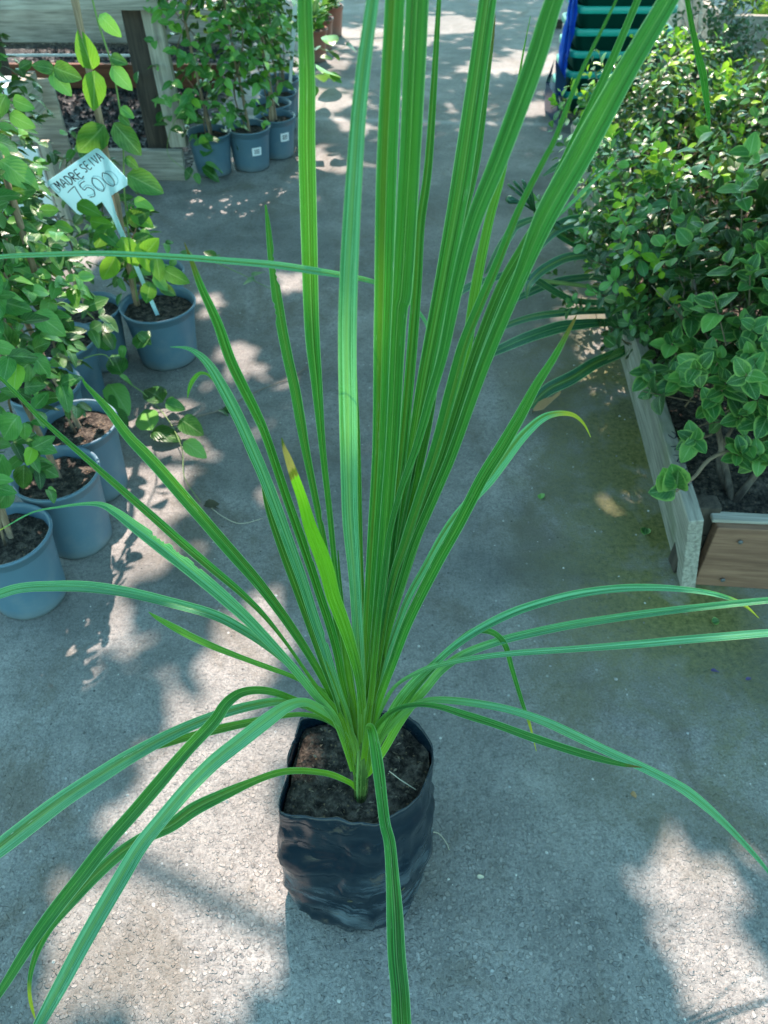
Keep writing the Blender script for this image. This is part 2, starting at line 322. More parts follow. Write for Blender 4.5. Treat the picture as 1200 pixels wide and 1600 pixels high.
MAT = dict(
    concrete=m_concrete(), soil=m_soil(), bag=m_bag(), gravel=m_gravel(),
    pot=m_pot('blue_grey_plastic', (.085, .165, .225)), terracotta=m_pot('terracotta_plastic', (.30, .105, .06)),
    blade=m_blade('blade_green'),
    blade_brown=m_blade('blade_brown_tip', tip=(.16, .07, .025), tip_at=.985),
    blade_ytip=m_blade('blade_yellow_tip', tip=(.42, .40, .03), tip_at=.93),
    blade_pale_sheen=m_blade('blade_pale_sheen', dark=(.018, .15, .06), lite=(.20, .56, .30)),  # pale blades, the sky sheen on them painted in as lighter greens
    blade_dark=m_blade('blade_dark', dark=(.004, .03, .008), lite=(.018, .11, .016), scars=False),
    blade_lime=m_blade('blade_lime', dark=(.03, .16, .008), lite=(.12, .34, .02), yellow=(.20, .50, .015), tip=(.42, .22, .08), tip_at=.93, soft=.006, tw=.34, scars=False),
    strap=m_blade('strap_leaf', dark=(.008, .045, .03), lite=(.022, .10, .055), basec=(.03, .12, .04), scars=False, tw=.1, rough=(.18, .3), spec=.6),
    vine=m_leaf('vine_leaf', (.004, .045, .010), (.028, .165, .032), (.16, .38, .08), rough=.28),
    vine_in=m_leaf('vine_leaf_mass_shaded', (.004, .028, .007), (.014, .07, .014), (.05, .15, .025), island=True, tw=.12),  # inner vine leaves, darkened so the shade inside the plant is painted in
    vine_lime=m_leaf('vine_leaf_young', (.05, .18, .015), (.09, .27, .025), (.2, .42, .035), tw=.4),
    hib=m_leaf('margined_leaf', (.007, .05, .014), (.028, .14, .032), (.11, .29, .055), pale_edge=(.20, .34, .08), rough=.3),
    hib_in=m_leaf('margined_leaf_mass_shaded', (.004, .025, .006), (.012, .06, .012), (.04, .11, .025), island=True, pale_edge=(.07, .12, .03), rough=.45, tw=.1),  # margined leaf with the bush's inner shade put into its colours
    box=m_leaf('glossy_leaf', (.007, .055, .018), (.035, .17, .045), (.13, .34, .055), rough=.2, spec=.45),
    box_in=m_leaf('glossy_leaf_mass_shaded', (.003, .022, .008), (.010, .05, .015), (.03, .11, .02), island=True, rough=.3, spec=.3, tw=.1),  # glossy leaf darkened to paint the shade deep in the shrub
    box_new=m_leaf('new_growth_leaf', (.10, .30, .01), (.22, .44, .015), (.36, .52, .03), tw=.42, rough=.3),
    yel=m_leaf('lime_leaf_mass', (.16, .30, .02), (.28, .42, .03), (.40, .50, .06), island=True, tw=.4),
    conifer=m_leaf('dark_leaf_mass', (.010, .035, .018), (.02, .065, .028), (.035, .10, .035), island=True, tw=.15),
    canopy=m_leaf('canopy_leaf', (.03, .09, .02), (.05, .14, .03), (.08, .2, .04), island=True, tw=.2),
    bark=m_wood('bark', (.06, .045, .035), (.17, .13, .095), axis=2, stretch=20),
    stem=m_plain('vine_stem', (.17, .12, .075), .8, .3, 60), greenstem=m_plain('green_stem', (.16, .25, .07), .6, .25, 60),
    stake=m_wood('bamboo_stake', (.20, .13, .08), (.38, .27, .18), axis=2, stretch=40),
    plank=m_wood('grey_weathered_wood', (.18, .165, .135), (.38, .355, .30), axis=1, stretch=30, stain=(.12, .14, .07)),
    plank_x=m_wood('grey_weathered_wood_cross', (.22, .20, .165), (.44, .40, .34), axis=1, stretch=22),
    plank_z=m_wood('weathered_post', (.23, .20, .16), (.46, .41, .33), axis=1, stretch=22),
    darkpost=m_wood('dark_post', (.035, .028, .022), (.085, .065, .05), axis=1, stretch=20),
    pine=m_wood('orange_pine', (.15, .075, .048), (.27, .145, .092), axis=1, stretch=16),
    redboard=m_wood('red_brown_board', (.11, .04, .022), (.2, .075, .04), axis=1, stretch=16),
    whitewood=m_plain('whitewashed_wood', (.62, .66, .66), .7, .15, 14),
    sign=(lambda n: n.bsdf((.68, .88, .92), .35, None, .5, (.62, .86, .92), .4))(NT('pale_blue_plastic')), ink=m_plain('marker_ink', (.012, .014, .03), .5, .2, 80),
    ghost=m_plain('wiped_ink', (.24, .50, .58), .5, .1, 80), label=m_plain('paper_label', (.75, .77, .78), .6, .06, 40),
    cratebody_shaded=m_plain('green_plastic_shaded', (.004, .075, .055), .35, .15, 10, spec=.5, bump=.05),  # same plastic as the rims, shade of the gaps between them painted in
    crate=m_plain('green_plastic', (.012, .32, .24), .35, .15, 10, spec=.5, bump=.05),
    tarp=m_plain('blue_sheet', (.012, .10, .55), .4, .3, 16, spec=.5), tarpdark=m_plain('navy_sheet', (.015, .035, .09), .35, .4, 10, spec=.5),
    bluetub=m_plain('blue_tub', (.01, .13, .5), .4, .15, 20), dead=m_plain('dead_leaf', (.30, .18, .08), .8, .4, 40),
    deaddark=m_plain('dead_leaf_dark', (.06, .055, .03), .85, .4, 60), petal=m_plain('purple_petal', (.07, .05, .14), .6, .3, 60),
    twig=m_plain('twig', (.2, .16, .13), .85, .3, 50), root=m_plain('pale_root', (.5, .45, .33), .8, .2, 50),
    pebble=m_leaf('pebble_mix', (.06, .06, .06), (.2, .19, .18), (.5, .48, .45), island=True, tw=.0, rough=.85),
    crumb=m_leaf('soil_crumb_mix', (.02, .015, .011), (.09, .07, .05), (.32, .25, .17), island=True, tw=.0, rough=.9),
    basal=m_blade('stem_base', dark=(.03, .07, .015), lite=(.10, .19, .04), basec=(.07, .09, .03), scars=False, tw=.1),
    nail=m_plain('nail', (.1, .1, .1), .4, .2, 50), cable=m_plain('white_tube', (.7, .73, .74), .4, .1, 20),
)

# ------------------------------------------------------------------ the ground
rng = random.Random(7)
AX = R(4.25)                                     # the path runs slightly to the right of straight ahead
def path(a, b, z=0.0):                           # a metres right of, b metres along the path's own axis from the planter's near corner
    o = PLC
    return Vector((o.x + a * math.cos(AX) + b * math.sin(AX), o.y - a * math.sin(AX) + b * math.cos(AX), z))
PLC = G(1062, 914)

def sheet(name, pts, z, mat):
    o = mk(name, [(x, y, z) for x, y in pts], [tuple(range(len(pts)))], mat, smooth=False); return kind(o, 'structure')
sheet('ground', [(-300, -300), (300, -300), (300, 300), (-300, 300)], -.008, MAT['gravel'])
sheet('path', [(-2.2, -4), (4, -4), (5, 14), (-.9, 14), (-1.02, 4.02), (-2.2, 4.05)], 0.0, MAT['concrete'])

# loose pebbles and grit lying on the concrete
mb = MB()
for k in range(900):
    x, y = rng.uniform(-.8, 1.0), rng.uniform(.25, 3.2); r = rng.choice((.0012, .0018, .0025, .003)) * rng.uniform(.8, 1.4)
    if k % 60 == 0: r *= 2
    V = [Vector((rng.uniform(.7, 1.2) * r * math.cos(t) + x, rng.uniform(.7, 1.2) * r * math.sin(t) + y, .0002)) for t in (0, 1.3, 2.5, 3.8, 5.1)]
    V.append(Vector((x, y, r * .9))); mb.add(V, [(i, (i + 1) % 5, 5) for i in range(5)])
g = mb.obj('grit', MAT['pebble'], smooth=False); tag(g, 'scattered grit and tiny pebbles lying on the concrete path', 'grit'); kind(g, 'stuff')

# ------------------------------------------------------------------ leaf meshes
def leaf_mesh(name, mat, width=.6, obovate=False, curl=.12, fold=.18, wav=.0, tipk=1.0):
    st = [0, .12, .3, .52, .74, .9, 1.0]
    V = []; UV = []; F = []
    for i, t in enumerate(st):
        if obovate: hw = width * .5 * math.sin(math.pi * min(1, t ** 1.5 * .93 + .02)) ** .8
        else: hw = width * .5 * math.sin(math.pi * min(1, (t * .94 + .05)) ** .78) ** .75
        if i == 0: hw = .012
        if i == len(st) - 1: hw = .012 * tipk
        z = -curl * t * t + .03 * math.sin(5 * t)
        for k, s_ in enumerate((-1, 0, 1)):
            V.append((s_ * hw, t, z + fold * hw * abs(s_) + wav * math.sin(9 * t + s_ * 2))); UV.append((.5 + .5 * s_, t))
    for i in range(len(st) - 1):
        for k in range(2):
            a = i * 3 + k; F.append((a, a + 1, a + 4, a + 3))
    return mesh(name, V, F, mat, UV)
def leaf_set(nm, mat, **kw):
    return [leaf_mesh(nm, mat, curl=c, fold=f, wav=wv, **kw) for c, f, wv in ((.10, .25, .0), (.26, .10, .02), (-.02, .38, .01))]
LV = leaf_set('leaf', MAT['vine'], width=.58); LVL = leaf_set('leaf', MAT['vine_lime'], width=.58)
LH = leaf_set('leaf', MAT['hib'], width=.78); LB = leaf_set('leaf', MAT['box'], width=.58, obovate=True); LBN = leaf_set('leaf', MAT['box_new'], width=.58, obovate=True)

def basis(p, d, nrm, L):
    y = d.normalized(); x = y.cross(nrm)
    if x.length < 1e-3: x = y.cross(Vector((.3, .8, .4)))
    x.normalize(); z = x.cross(y)
    M = Matrix((x * L, y * L, z * L)).transposed().to_4x4(); M.translation = p; return M
def rv(r=1.0): return Vector((rng.gauss(0, r), rng.gauss(0, r), rng.gauss(0, r)))
def add_leaf_to(mb, M, me): # into a joined mass
    mb.add([M @ v.co for v in me.vertices], [tuple(p.vertices) for p in me.polygons], MASSUV[me.name])
MASSUV = {}
def prep(me):
    uv = [None] * len(me.vertices); l = me.uv_layers[0].data
    for lp in me.loops: uv[lp.vertex_index] = tuple(l[lp.index].uv)
    MASSUV[me.name] = uv
for q in (LV, LVL, LH, LB, LBN):
    for me in q: prep(me)

# ------------------------------------------------------------------ nursery pots
def pot_mesh(r, h, mat):
    mb = MB(); b = r * .80
    prof = [(.001, .006), (b - .012, .006), (b - .006, 0), (b, .002), (b + .001, .012), (b + (r - .006 - b) * .5, h * .5), (r - .007, h - .034), (r - .006, h - .030),
            (r - .003, h - .028), (r - .002, h - .010), (r + .003, h - .008), (r + .004, h - .003), (r + .002, h), (r - .003, h - .001), (r - .006, h - .012), (r - .012, h - .05), (b, .01)]
    ph = rng.uniform(0, 9)
    mb.lathe(prof, 40, jig=lambda p, th, i: Vector((p.x * (1 + .008 * math.sin(2 * th + ph)), p.y * (1 + .008 * math.sin(2 * th + ph)),
             p.z + (.0025 * (1 if math.sin(th * 9) > .2 else 0) if i in (2,) else 0) + .0012 * math.sin(3 * th + ph))))
    return mb
def soil_disc(c, r, name, parent, amp=.006, rings=7):
    V = [c + Vector((0, 0, amp))]; F = []; n = 22
    for i in range(1, rings + 1):
        for k in range(n):
            th = 2 * math.pi * k / n; rr = r * i / rings; p = c + Vector((rr * math.cos(th), rr * math.sin(th), 0))
            p.z += amp * 1.6 * noise.noise(p * 60) - .004 * (i == rings); V.append(p)
    F += [(0, 1 + k, 1 + (k + 1) % n) for k in range(n)]
    F += [(1+(i-1)*n+k, 1+i*n+k, 1+i*n+(k+1) % n, 1+(i-1)*n+(k+1) % n) for i in range(1, rings) for k in range(n)]
    return mk(name, V, F, MAT['soil'], parent)

def to_px(p):
    r_ = p - CAM; z = r_.y * CP - r_.z * SP; return 600 + FPX * r_.x / z, 800 - FPX * (r_.y * SP + r_.z * CP) / z
def clear(p):          # keep the price tag and the gap beside the bamboo stake free of leaves
    x, y = to_px(p)
    if p.y < 2.6 and 62 < x < 222 and 215 < y < 335: return False
    if 75 < x < 235 and y < 230: return rng.random() < .06
    if x > 235 and p.y < 3 and y < 380: return False
    return True
def grow_vine(root, base, top, rad, nobj, nmass, lsize=.058, lime=.12, t0=.15, meshes=None, profile=None, low=0.0):
    """leaves in opposite pairs round a climbing stem: the ones that show become parts, the ones behind are one mass"""
    base, top = Vector(base), Vector(top); L = []
    for k in range((nobj + nmass) // 2):
        t = t0 + (1 - t0) * rng.random(); c = base.lerp(top, t)
        a = rng.uniform(0, 2 * math.pi); rr = rad * (profile(t) if profile else 1) * (.25 + .75 * math.sqrt(rng.random()))
        c += Vector((math.cos(a) * rr, math.sin(a) * rr, rng.gauss(0, .03) - low * rr))
        b2 = a + rng.uniform(-.6, .6) + math.pi / 2
        for s_ in (0, 1):
            d = Vector((math.cos(b2 + s_ * math.pi), math.sin(b2 + s_ * math.pi), 0)) * .8 + Vector((math.cos(a), math.sin(a), 0)) * .55 + Vector((0, 0, rng.uniform(-.75, .25)))
            nn = Vector((math.cos(a) * .6, math.sin(a) * .6, .8)) + rv(.25)
            L.append((rr / max(rad, .01) + (.6 if (c - CAM).y < base.lerp(top, t).y else 0) + rng.random() * .3, c.copy(), d, nn, lsize * rng.choice((.55, .75, .9, 1.0, 1.1)) * rng.uniform(.85, 1.12)))
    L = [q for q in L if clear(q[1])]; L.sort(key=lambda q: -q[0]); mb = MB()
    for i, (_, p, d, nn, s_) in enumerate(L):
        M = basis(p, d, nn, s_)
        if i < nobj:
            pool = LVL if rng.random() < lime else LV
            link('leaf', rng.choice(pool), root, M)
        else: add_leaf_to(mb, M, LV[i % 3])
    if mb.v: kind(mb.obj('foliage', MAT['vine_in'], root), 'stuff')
    mb = MB()
    for q in range(2):
        ph = rng.uniform(0, 6); P = []
        for i in range(26):
            t = i / 25; c = base.lerp(top, t); w_ = .012 + rad * .25 * min(1, t * 3)
            P.append(c + Vector((math.cos(ph + t * 9) * w_, math.sin(ph + t * 9) * w_, 0)))
        mb.tube(P, [.0035 - .0018 * i / 25 for i in range(26)], 5)
    mb.obj('stem', MAT['stem'], root)

def stake(root, a, b, r=.007):
    a, b = Vector(a), Vector(b); P = []; rr = []
    for i in range(19):
        t = i / 18; P.append(a.lerp(b, t) + rv(.0012)); rr.append(r * (1.18 if i % 5 == 2 else 1) * (1 - .15 * t))
    mb = MB(); mb.tube(P, rr, 8); mb.obj('stake', MAT['stake'], root)

def potted(name, px, py, h, r, label, group, mat='pot', cat='potted plant', soil=True, sticker=None, tilt=0.0):
    c = G(px, py, h); c.z = 0
    t = thing(name, c, label, cat, group)
    p = mk('pot', *(lambda m: (m.v, m.f))(pot_mesh(r, h, mat)), MAT[mat], None)
    p.parent = t; p.matrix_parent_inverse = Matrix.Identity(4)
    if soil: soil_disc(c + Vector((0, 0, h - .028)), r - .008, 'soil', t)
    if sticker:
        a0, z0, w_, hh = sticker; V = []; F = []
        for i in range(5):
            a = a0 + (i - 2) * w_ / r / 4
            for z in (z0, z0 + hh):
                rr = r * .80 + (r * .2 - .006) * z / h + .0022; V.append((rr * math.cos(a), rr * math.sin(a), z))
        F = [(2*i, 2*i+2, 2*i+3, 2*i+1) for i in range(4)]
        mk('sticker', V, F, MAT['label'], p)
        V = []; F = []
        for j, zf in enumerate((.3, .5, .7)):
            for i in range(4):
                a = a0 + (i - 1.5) * w_ / r / 5
                for z in (z0 + hh * (zf - .05), z0 + hh * (zf + .05)):
                    rr = r * .80 + (r * .2 - .006) * z / h + .0027; V.append((rr * math.cos(a), rr * math.sin(a), z))
            F += [(8*j+2*i, 8*j+2*i+2, 8*j+2*i+3, 8*j+2*i+1) for i in range(3)]
        mk('sticker_print', V, F, MAT['ink'], p)
    return t, c

VG = 'climbing vines in blue-grey pots'
pr_low = lambda t: .5 + .6 * math.sin(math.pi * min(1, t * 1.1))
# (pot px, pot py, rim height, rim radius, top pixel, top Y, vine radius, single leaves, leaves in the mass, label, sticker)
def vine_pot(px, py, h, r, top, rad, no, nm, label, sticker=None, ls=.058, t0=.15, lime=.12, st=True, low=0.0):
    t, c = potted('potted_vine', px, py, h, r, label, VG, sticker=sticker)
    b = c + Vector((0, 0, h - .03))
    if st: stake(t, b + Vector((.01, .0, -.05)), (b.lerp(top, .55) if 62 < to_px(b.lerp(top, .7))[0] < 230 and c.y < 3 else top))
    grow_vine(t, b, top, rad, no, nm, ls, lime, t0, profile=pr_low, low=low); return t, c
vA, cA = vine_pot(5, 833, .225, .106, Vector((-.98, 1.55, 1.25)), .20, 130, 260, 'vine in the nearest blue-grey pot, cut by the left edge of the picture', None, .054, .12, .06)
vB, cB = vine_pot(86, 737, .24, .106, Vector((-1.02, 1.68, 1.2)), .17, 140, 330, 'vine in the blue-grey pot second from the camera in the left row', None, .054, .22, .06)
vC, cC = vine_pot(120, 660, .235, .106, Vector((-1.08, 1.9, 1.2)), .18, 150, 400, 'vine in the blue-grey pot third from the camera in the left row', None, .058, .25, .05)
v3, c3 = vine_pot(66, 600, .22, .106, Vector((-1.22, 2.2, 1.15)), .2, 130, 420, 'vine in a mostly hidden pot behind the third pot of the left row', None, .055, .2, .1)
v2, c2 = vine_pot(95, 530, .22, .106, Vector((-1.3, 2.4, 1.1)), .2, 140, 420, 'vine in a small-looking pot tucked left of the pot with the price sign', None, .055, .22, .1)
vE, cE = vine_pot(138, 480, .21, .106, Vector((-1.35, 2.75, 1.05)), .19, 140, 400, 'vine in the pot touching the left side of the price sign pot', None, .052, .22, .1)
vD, cD = potted('potted_vine', 246, 473, .21, .126, 'sparse vine in the wide blue pot that holds the blue price sign', VG)
vD2, cD2 = vine_pot(240, 424, .21, .106, Vector((-1.05, 2.75, .62)), .14, 60, 70, 'low vine in the pot directly behind the price sign pot', None, .05, .2, .25, st=False)
# far cluster by the timber bench
vG, cG = vine_pot(326, 205, .2, .11, Vector((-.98, 4.25, 1.15)), .26, 200, 300, 'vine with trailing shoots in the pot beside the timber bench board', None, .066, .05, .08, low=.3)
vF1, cF1 = vine_pot(387, 197, .2, .112, Vector((-.78, 4.25, 1.15)), .2, 190, 240, 'vine in the foremost pot with a white label near the timber bench', (math.radians(-62), .085, .055, .04), .064, .12, .12)
vF2, cF2 = vine_pot(429, 180, .2, .106, Vector((-.66, 4.45, 1.15)), .18, 170, 220, 'vine in the second labelled pot with a cut trunk near the timber bench', (math.radians(-55), .095, .055, .042), .062, .22, .14)
vF3, cF3 = vine_pot(424, 160, .2, .106, Vector((-.75, 4.8, 1.1)), .18, 80, 200, 'vine in the middle pot of the far row behind the labelled pots', None, .06, .2, .12)
vF4, cF4 = vine_pot(434, 143, .2, .106, Vector((-.72, 5.1, 1.1)), .18, 80, 200, 'vine in the far pot that holds the thin white tag stick', None, .06, .2, .12)
vF5, cF5 = vine_pot(440, 122, .2, .106, Vector((-.7, 5.5, 1.1)), .18, 80, 180, 'vine in the last blue pot of the far row before the terracotta pots', None, .06, .1, .12)

# cut trunk stub in the second labelled pot
mb = MB(); p0 = cF2 + Vector((-.01, -.05, .17)); mb.tube([p0, p0 + Vector((0, 0, .05)), p0 + Vector((.004, 0, .085))], [.014, .015, .011], 10); mb.obj('trunk', MAT['stake'], vF2)

# hand placed leaves: (base pixel, tip pixel, Y, width/length, lime?)
def px_leaf(root, b, t, Y, k=.6, lime=False, roll=0.0, mat=None):
    p, q = PY(*b, Y), PY(*t, Y - .015); d = q - p
    nn = (CAM - p).normalized() + rv(.12) + d.normalized().cross((CAM - p).normalized()) * roll
    M = basis(p, d, nn, d.length); M = M @ Matrix.Diagonal((k / .58, 1, 1, 1))
    return link('leaf', rng.choice(mat or (LVL if lime else LV)), root, M)
YD = cD.y - .03
stake(vD, PY(214, 476, cD.y) , PY(108, -45, cD.y - .03), .0105)
for b, t, lime in (((146, 108), (122, 48), 1), ((148, 110), (146, 173), 1), ((163, 195), (120, 245), 0), ((178, 192), (221, 243), 0), ((156, 22), (186, 58), 0), ((172, 90), (200, 100), 0),
                   ((174, 104), (206, 141), 0), ((188, 168), (210, 185), 0), ((186, 180), (203, 196), 0), ((199, 272), (256, 302), 0), ((196, 245), (216, 264), 0), ((205, 330), (240, 355), 1), ((200, 345), (235, 330), 0),
                   ((190, 370), (215, 420), 1), ((215, 380), (235, 425), 1), ((170, 350), (150, 390), 0), ((225, 400), (248, 372), 1), ((240, 430), (262, 455), 0), ((235, 440), (228, 478), 0), ((250, 445), (275, 462), 0),
                   ((180, 400), (160, 440), 1), ((245, 400), (250, 440), 0), ((255, 420), (294, 445), 0), ((120, 318), (158, 335), 1), ((140, 345), (175, 352), 1), ((210, 310), (238, 330), 0), ((155, 360), (190, 385), 0)):
    px_leaf(vD, b, t, YD - (.05 if b[1] > 300 else 0), .62, lime, rng.uniform(-.3, .3))
mb = MB(); P = [PY(x, y, YD + .01) for x, y in ((215, 470), (205, 400), (197, 330), (194, 290), (193, 240), (190, 190), (184, 150), (176, 105), (165, 70), (152, 30), (140, -20))]
mb.tube([Vector(q) for q in catmull([tuple(p) for p in P], 4)], .0028, 5); mb.obj('stem', MAT['greenstem'], vD)
grow_vine(vD, PY(212, 470, YD + .08), PY(196, 330, YD + .08), .08, 36, 50, .05, .35, .1)

# leaves catching light at the left edge and shoots reaching out
for b, t, Y in (((85, 110), (50, 98), 2.1), ((84, 105), (128, 123), 2.1), ((80, 112), (112, 150), 2.1), ((10, 148), (-10, 185), 1.8), ((20, 155), (52, 170), 1.8), ((15, 178), (50, 200), 1.8),
                ((0, 250), (58, 292), 1.7), ((20, 300), (56, 296), 1.7), ((5, 330), (-20, 310), 1.7), ((0, 470), (50, 485), 1.5), ((53, 488), (102, 522), 1.5), ((20, 545), (-5, 505), 1.45), ((52, 545), (75, 535), 1.45),
                ((52, 560), (15, 598), 1.4), ((50, 552), (78, 590), 1.4), ((38, 605), (72, 602), 1.4), ((33, 612), (0, 612), 1.4), ((45, 690), (85, 705), 1.38), ((48, 720), (92, 745), 1.36), ((38, 726), (36, 764), 1.36),
                ((30, 650), (-6, 690), 1.3), ((38, 660), (40, 690), 1.3), ((20, 760), (-10, 795), 1.3), ((5, 710), (-20, 760), 1.3), ((105, 640), (108, 655), 1.6), ((103, 560), (75, 570), 1.6)):
    px_leaf(vB if Y < 1.5 else vC, b, t, Y, .66, False, rng.uniform(-.3, .3))
mb = MB(); mb.tube([PY(0, 243, 1.75), PY(30, 345, 1.72), PY(72, 483, 1.7)], .008, 8); mb.obj('stake', MAT['stake'], vC)

# trailing shoots: pixel path with heights, leaf pairs along them
def shoot(root, pts, leaves, r=.0022, mat='greenstem', ls=.045, name='shoot'):
    P = [Vector(q) for q in catmull([tuple(G(x, y, z)) for x, y, z in pts], 6)]
    mb = MB(); mb.tube(P, [r * (1 - .5 * i / len(P)) for i in range(len(P))], 5); o = mb.obj(name, MAT[mat], root)
    for (bx, by, bz), (tx, ty, tz) in leaves:
        p, q = G(bx, by, bz), G(tx, ty, tz); d = q - p
        link('leaf', rng.choice(LV), root, basis(p, d, Vector((0, -.3, 1)) + rv(.2), d.length) @ Matrix.Diagonal((1.15, 1, 1, 1)))
shoot(vC, [(130, 560, .2), (165, 555, .2), (190, 590, .14), (225, 615, .08), (262, 655, .04), (284, 700, .03), (288, 745, .02), (313, 784, .01)],
      [((190, 585, .16), (172, 545, .2)), ((187, 588, .16), (210, 600, .12)), ((214, 545, .2), (232, 514, .23)), ((180, 545, .22), (152, 520, .24)), ((195, 540, .22), (185, 562, .18)), ((215, 520, .24), (238, 538, .2)),
       ((255, 628, .07), (222, 598, .09)), ((258, 630, .07), (290, 640, .05)), ((262, 622, .07), (275, 635, .06)), ((238, 672, .04), (222, 636, .05)), ((236, 675, .03), (278, 680, .04)),
       ((282, 655, .05), (318, 680, .03)), ((287, 690, .05), (322, 712, .02)), ((165, 620, .12), (180, 650, .1)), ((175, 640, .1), (200, 668, .06)), ((170, 600, .14), (200, 640, .1))])
shoot(vD2, [(285, 398, .16), (330, 408, .14), (370, 425, .12), (400, 440, .1), (440, 460, .06)], [((338, 402, .16), (318, 392, .18)), ((335, 404, .15), (342, 396, .17)), ((398, 437, .12), (378, 442, .1)), ((395, 432, .13), (412, 418, .14)), ((302, 400, .16), (285, 390, .2))])
shoot(vG, [(285, 170, .4), (268, 200, .3), (262, 240, .16), (285, 262, .1), (310, 285, .02)], [((265, 165, .4), (240, 150, .45)), ((262, 195, .3), (240, 190, .32)), ((268, 200, .3), (285, 205, .3)), ((300, 262, .08), (290, 282, .03)), ((315, 262, .08), (345, 282, .01)), ((318, 245, .12), (335, 225, .15)), ((305, 270, .05), (312, 288, .0)), ((320, 255, .1), (350, 262, .07))])
shoot(vF3, [(465, 110, .45), (490, 75, .5), (515, 80, .45), (545, 70, .4)], [((495, 78, .5), (470, 85, .45)), ((510, 80, .46), (530, 95, .4)), ((520, 72, .48), (510, 55, .5)), ((540, 70, .42), (560, 80, .38)), ((500, 90, .4), (520, 90, .4)), ((470, 100, .46), (485, 118, .4))])
shoot(vF4, [(470, 140, .3), (485, 120, .2), (520, 112, .1)], [((478, 130, .25), (488, 148, .15)), ((490, 118, .2), (505, 128, .12)), ((505, 114, .14), (525, 108, .1)), ((515, 116, .1), (535, 128, .06))])

# terracotta pots at the head of the path
for px, py, lab in ((489, 44, 'terracotta plant pot nearest the camera at the path head'), (499, 28, 'terracotta plant pot second along the path head'), (516, 8, 'tall terracotta plant pot farthest along the path edge')):
    t, c = potted('terracotta_pot_plant', px, py, .2, .1, lab, 'terracotta pots along the path', 'terracotta')
    for k in range(46):
        a = rng.uniform(0, 6.28); d = Vector((math.cos(a), math.sin(a), rng.uniform(.1, 1.2)))
        link('leaf', rng.choice(LV), t, basis(c + Vector((math.cos(a) * .03, math.sin(a) * .03, .18 + rng.random() * .1)), d, Vector((0, 0, 1)) + rv(.3), rng.uniform(.06, .12)))

# ------------------------------------------------------------------ price sign
YS = cD.y - .035
tip = PY(250, 502, YS)
sg = thing('price_sign', tip, 'pale blue handwritten price tag reading 7500 on a plastic stick', 'sign')
A_, B_, C_ = PY(71, 285, YS), PY(152, 230, YS), PY(204.5, 286, YS)
U, Vv = B_ - A_, C_ - B_
def bp(u, v, off=0.0): return A_ + U * u + Vv * v + Vector((0, -1, 0)) * off
def slab(name, poly, th, mat, parent):
    n = len(poly); V = list(poly) + [p + Vector((0, th, 0)) for p in poly]
    return mk(name, V, [tuple(range(n)), tuple(range(2*n-1, n-1, -1))] + [(i, i+n, (i+1) % n+n, (i+1) % n) for i in range(n)], MAT[mat], parent, smooth=False)
pts = []
for cu, cv, a0 in ((.06, .08, 180), (.94, .08, 270), (.94, .92, 0), (.06, .92, 90)):
    for k in range(5):
        a = math.radians(a0 + k * 22.5); pts.append(bp(cu + .06 * math.cos(a), cv + .08 * math.sin(a)))
slab('board', pts, .003, 'sign', sg)
m0, m1 = bp(.44, 1.0), bp(.62, 1.0); dn = (tip - (m0 + m1) / 2).normalized()
sd = Vector((dn.z, 0, -dn.x)) * .008
nk = (m0 + m1) / 2 + dn * .055
if (m0 - nk).dot(sd) < 0: sd = -sd
slab('stick', [m0, nk + sd, tip + sd * .8 - dn * .02, tip + dn * .02, tip - sd * .8 - dn * .02, nk - sd, m1], .0034, 'sign', sg)
GL = {'M': [[(0,1),(.1,0),(.5,.65),(.85,0),(1,1)]], 'A': [[(0,1),(.5,0),(1,1)],[(.2,.65),(.85,.62)]], 'D': [[(.1,0),(.1,1),(.6,.95),(1,.55),(.65,.08),(.05,0)]], 'R': [[(.1,1),(.1,0),(.8,.08),(.85,.4),(.15,.5),(1,1)]],
      'E': [[(.95,0),(.1,.05),(.1,1),(1,.95)],[(.1,.5),(.8,.48)]], 'S': [[(.95,.08),(.4,0),(.08,.25),(.4,.5),(.85,.7),(.6,1),(.05,.95)]], 'I': [[(.5,0),(.5,1)]], 'V': [[(0,0),(.5,1),(1,0)]],
      '7': [[(-.2,.1),(.4,.04),(1,0)],[(1,0),(.7,.55),(.5,1.08)]], '5': [[(1,0),(.25,.02),(.15,.42),(.7,.4),(1,.72),(.6,1.05),(.02,.95)]], '0': [[(.55,0),(.1,.3),(.08,.75),(.45,1),(.9,.75),(.95,.25),(.55,0)]]}
def stroke(mb, P, wd, nrm=Vector((0, -1, 0))):
    P = [Vector(q) for q in catmull([tuple(p) for p in P], 4)] if len(P) > 2 else P
    V = []
    for i, p in enumerate(P):
        t = (P[min(i+1, len(P)-1)] - P[max(i-1, 0)]).normalized(); s_ = t.cross(nrm) * wd * .5 * rng.uniform(.85, 1.15); V += [p - s_, p + s_]
    mb.add(V, [(2*i, 2*i+1, 2*i+3, 2*i+2) for i in range(len(P)-1)])
def word(mb, s_, u0, v0, du, dv, hu, hv, wd, off=.0012, slant=0.0):
    for i, ch in enumerate(s_):
        for st in GL.get(ch, []):
            stroke(mb, [bp(u0 + i * du + x * hu - slant * y * hu, v0 + i * dv + y * hv, off) for x, y in st], wd)
mb = MB(); word(mb, 'MADRE', .085, .10, .093, .008, .072, .21, .0034); word(mb, 'SEIVA', .585, .10, .077, -.004, .058, .19, .0028); mb.obj('lettering', MAT['ink'], sg, False)
mb = MB(); word(mb, '7500', .17, .40, .18, .03, .13, .36, .0026); mb.obj('price_numerals', MAT['ink'], sg, False)
mb = MB(); word(mb, '500', .34, .38, .2, .06, .17, .36, .0022, .0008); mb.obj('wiped_numerals', MAT['ghost'], sg, False)
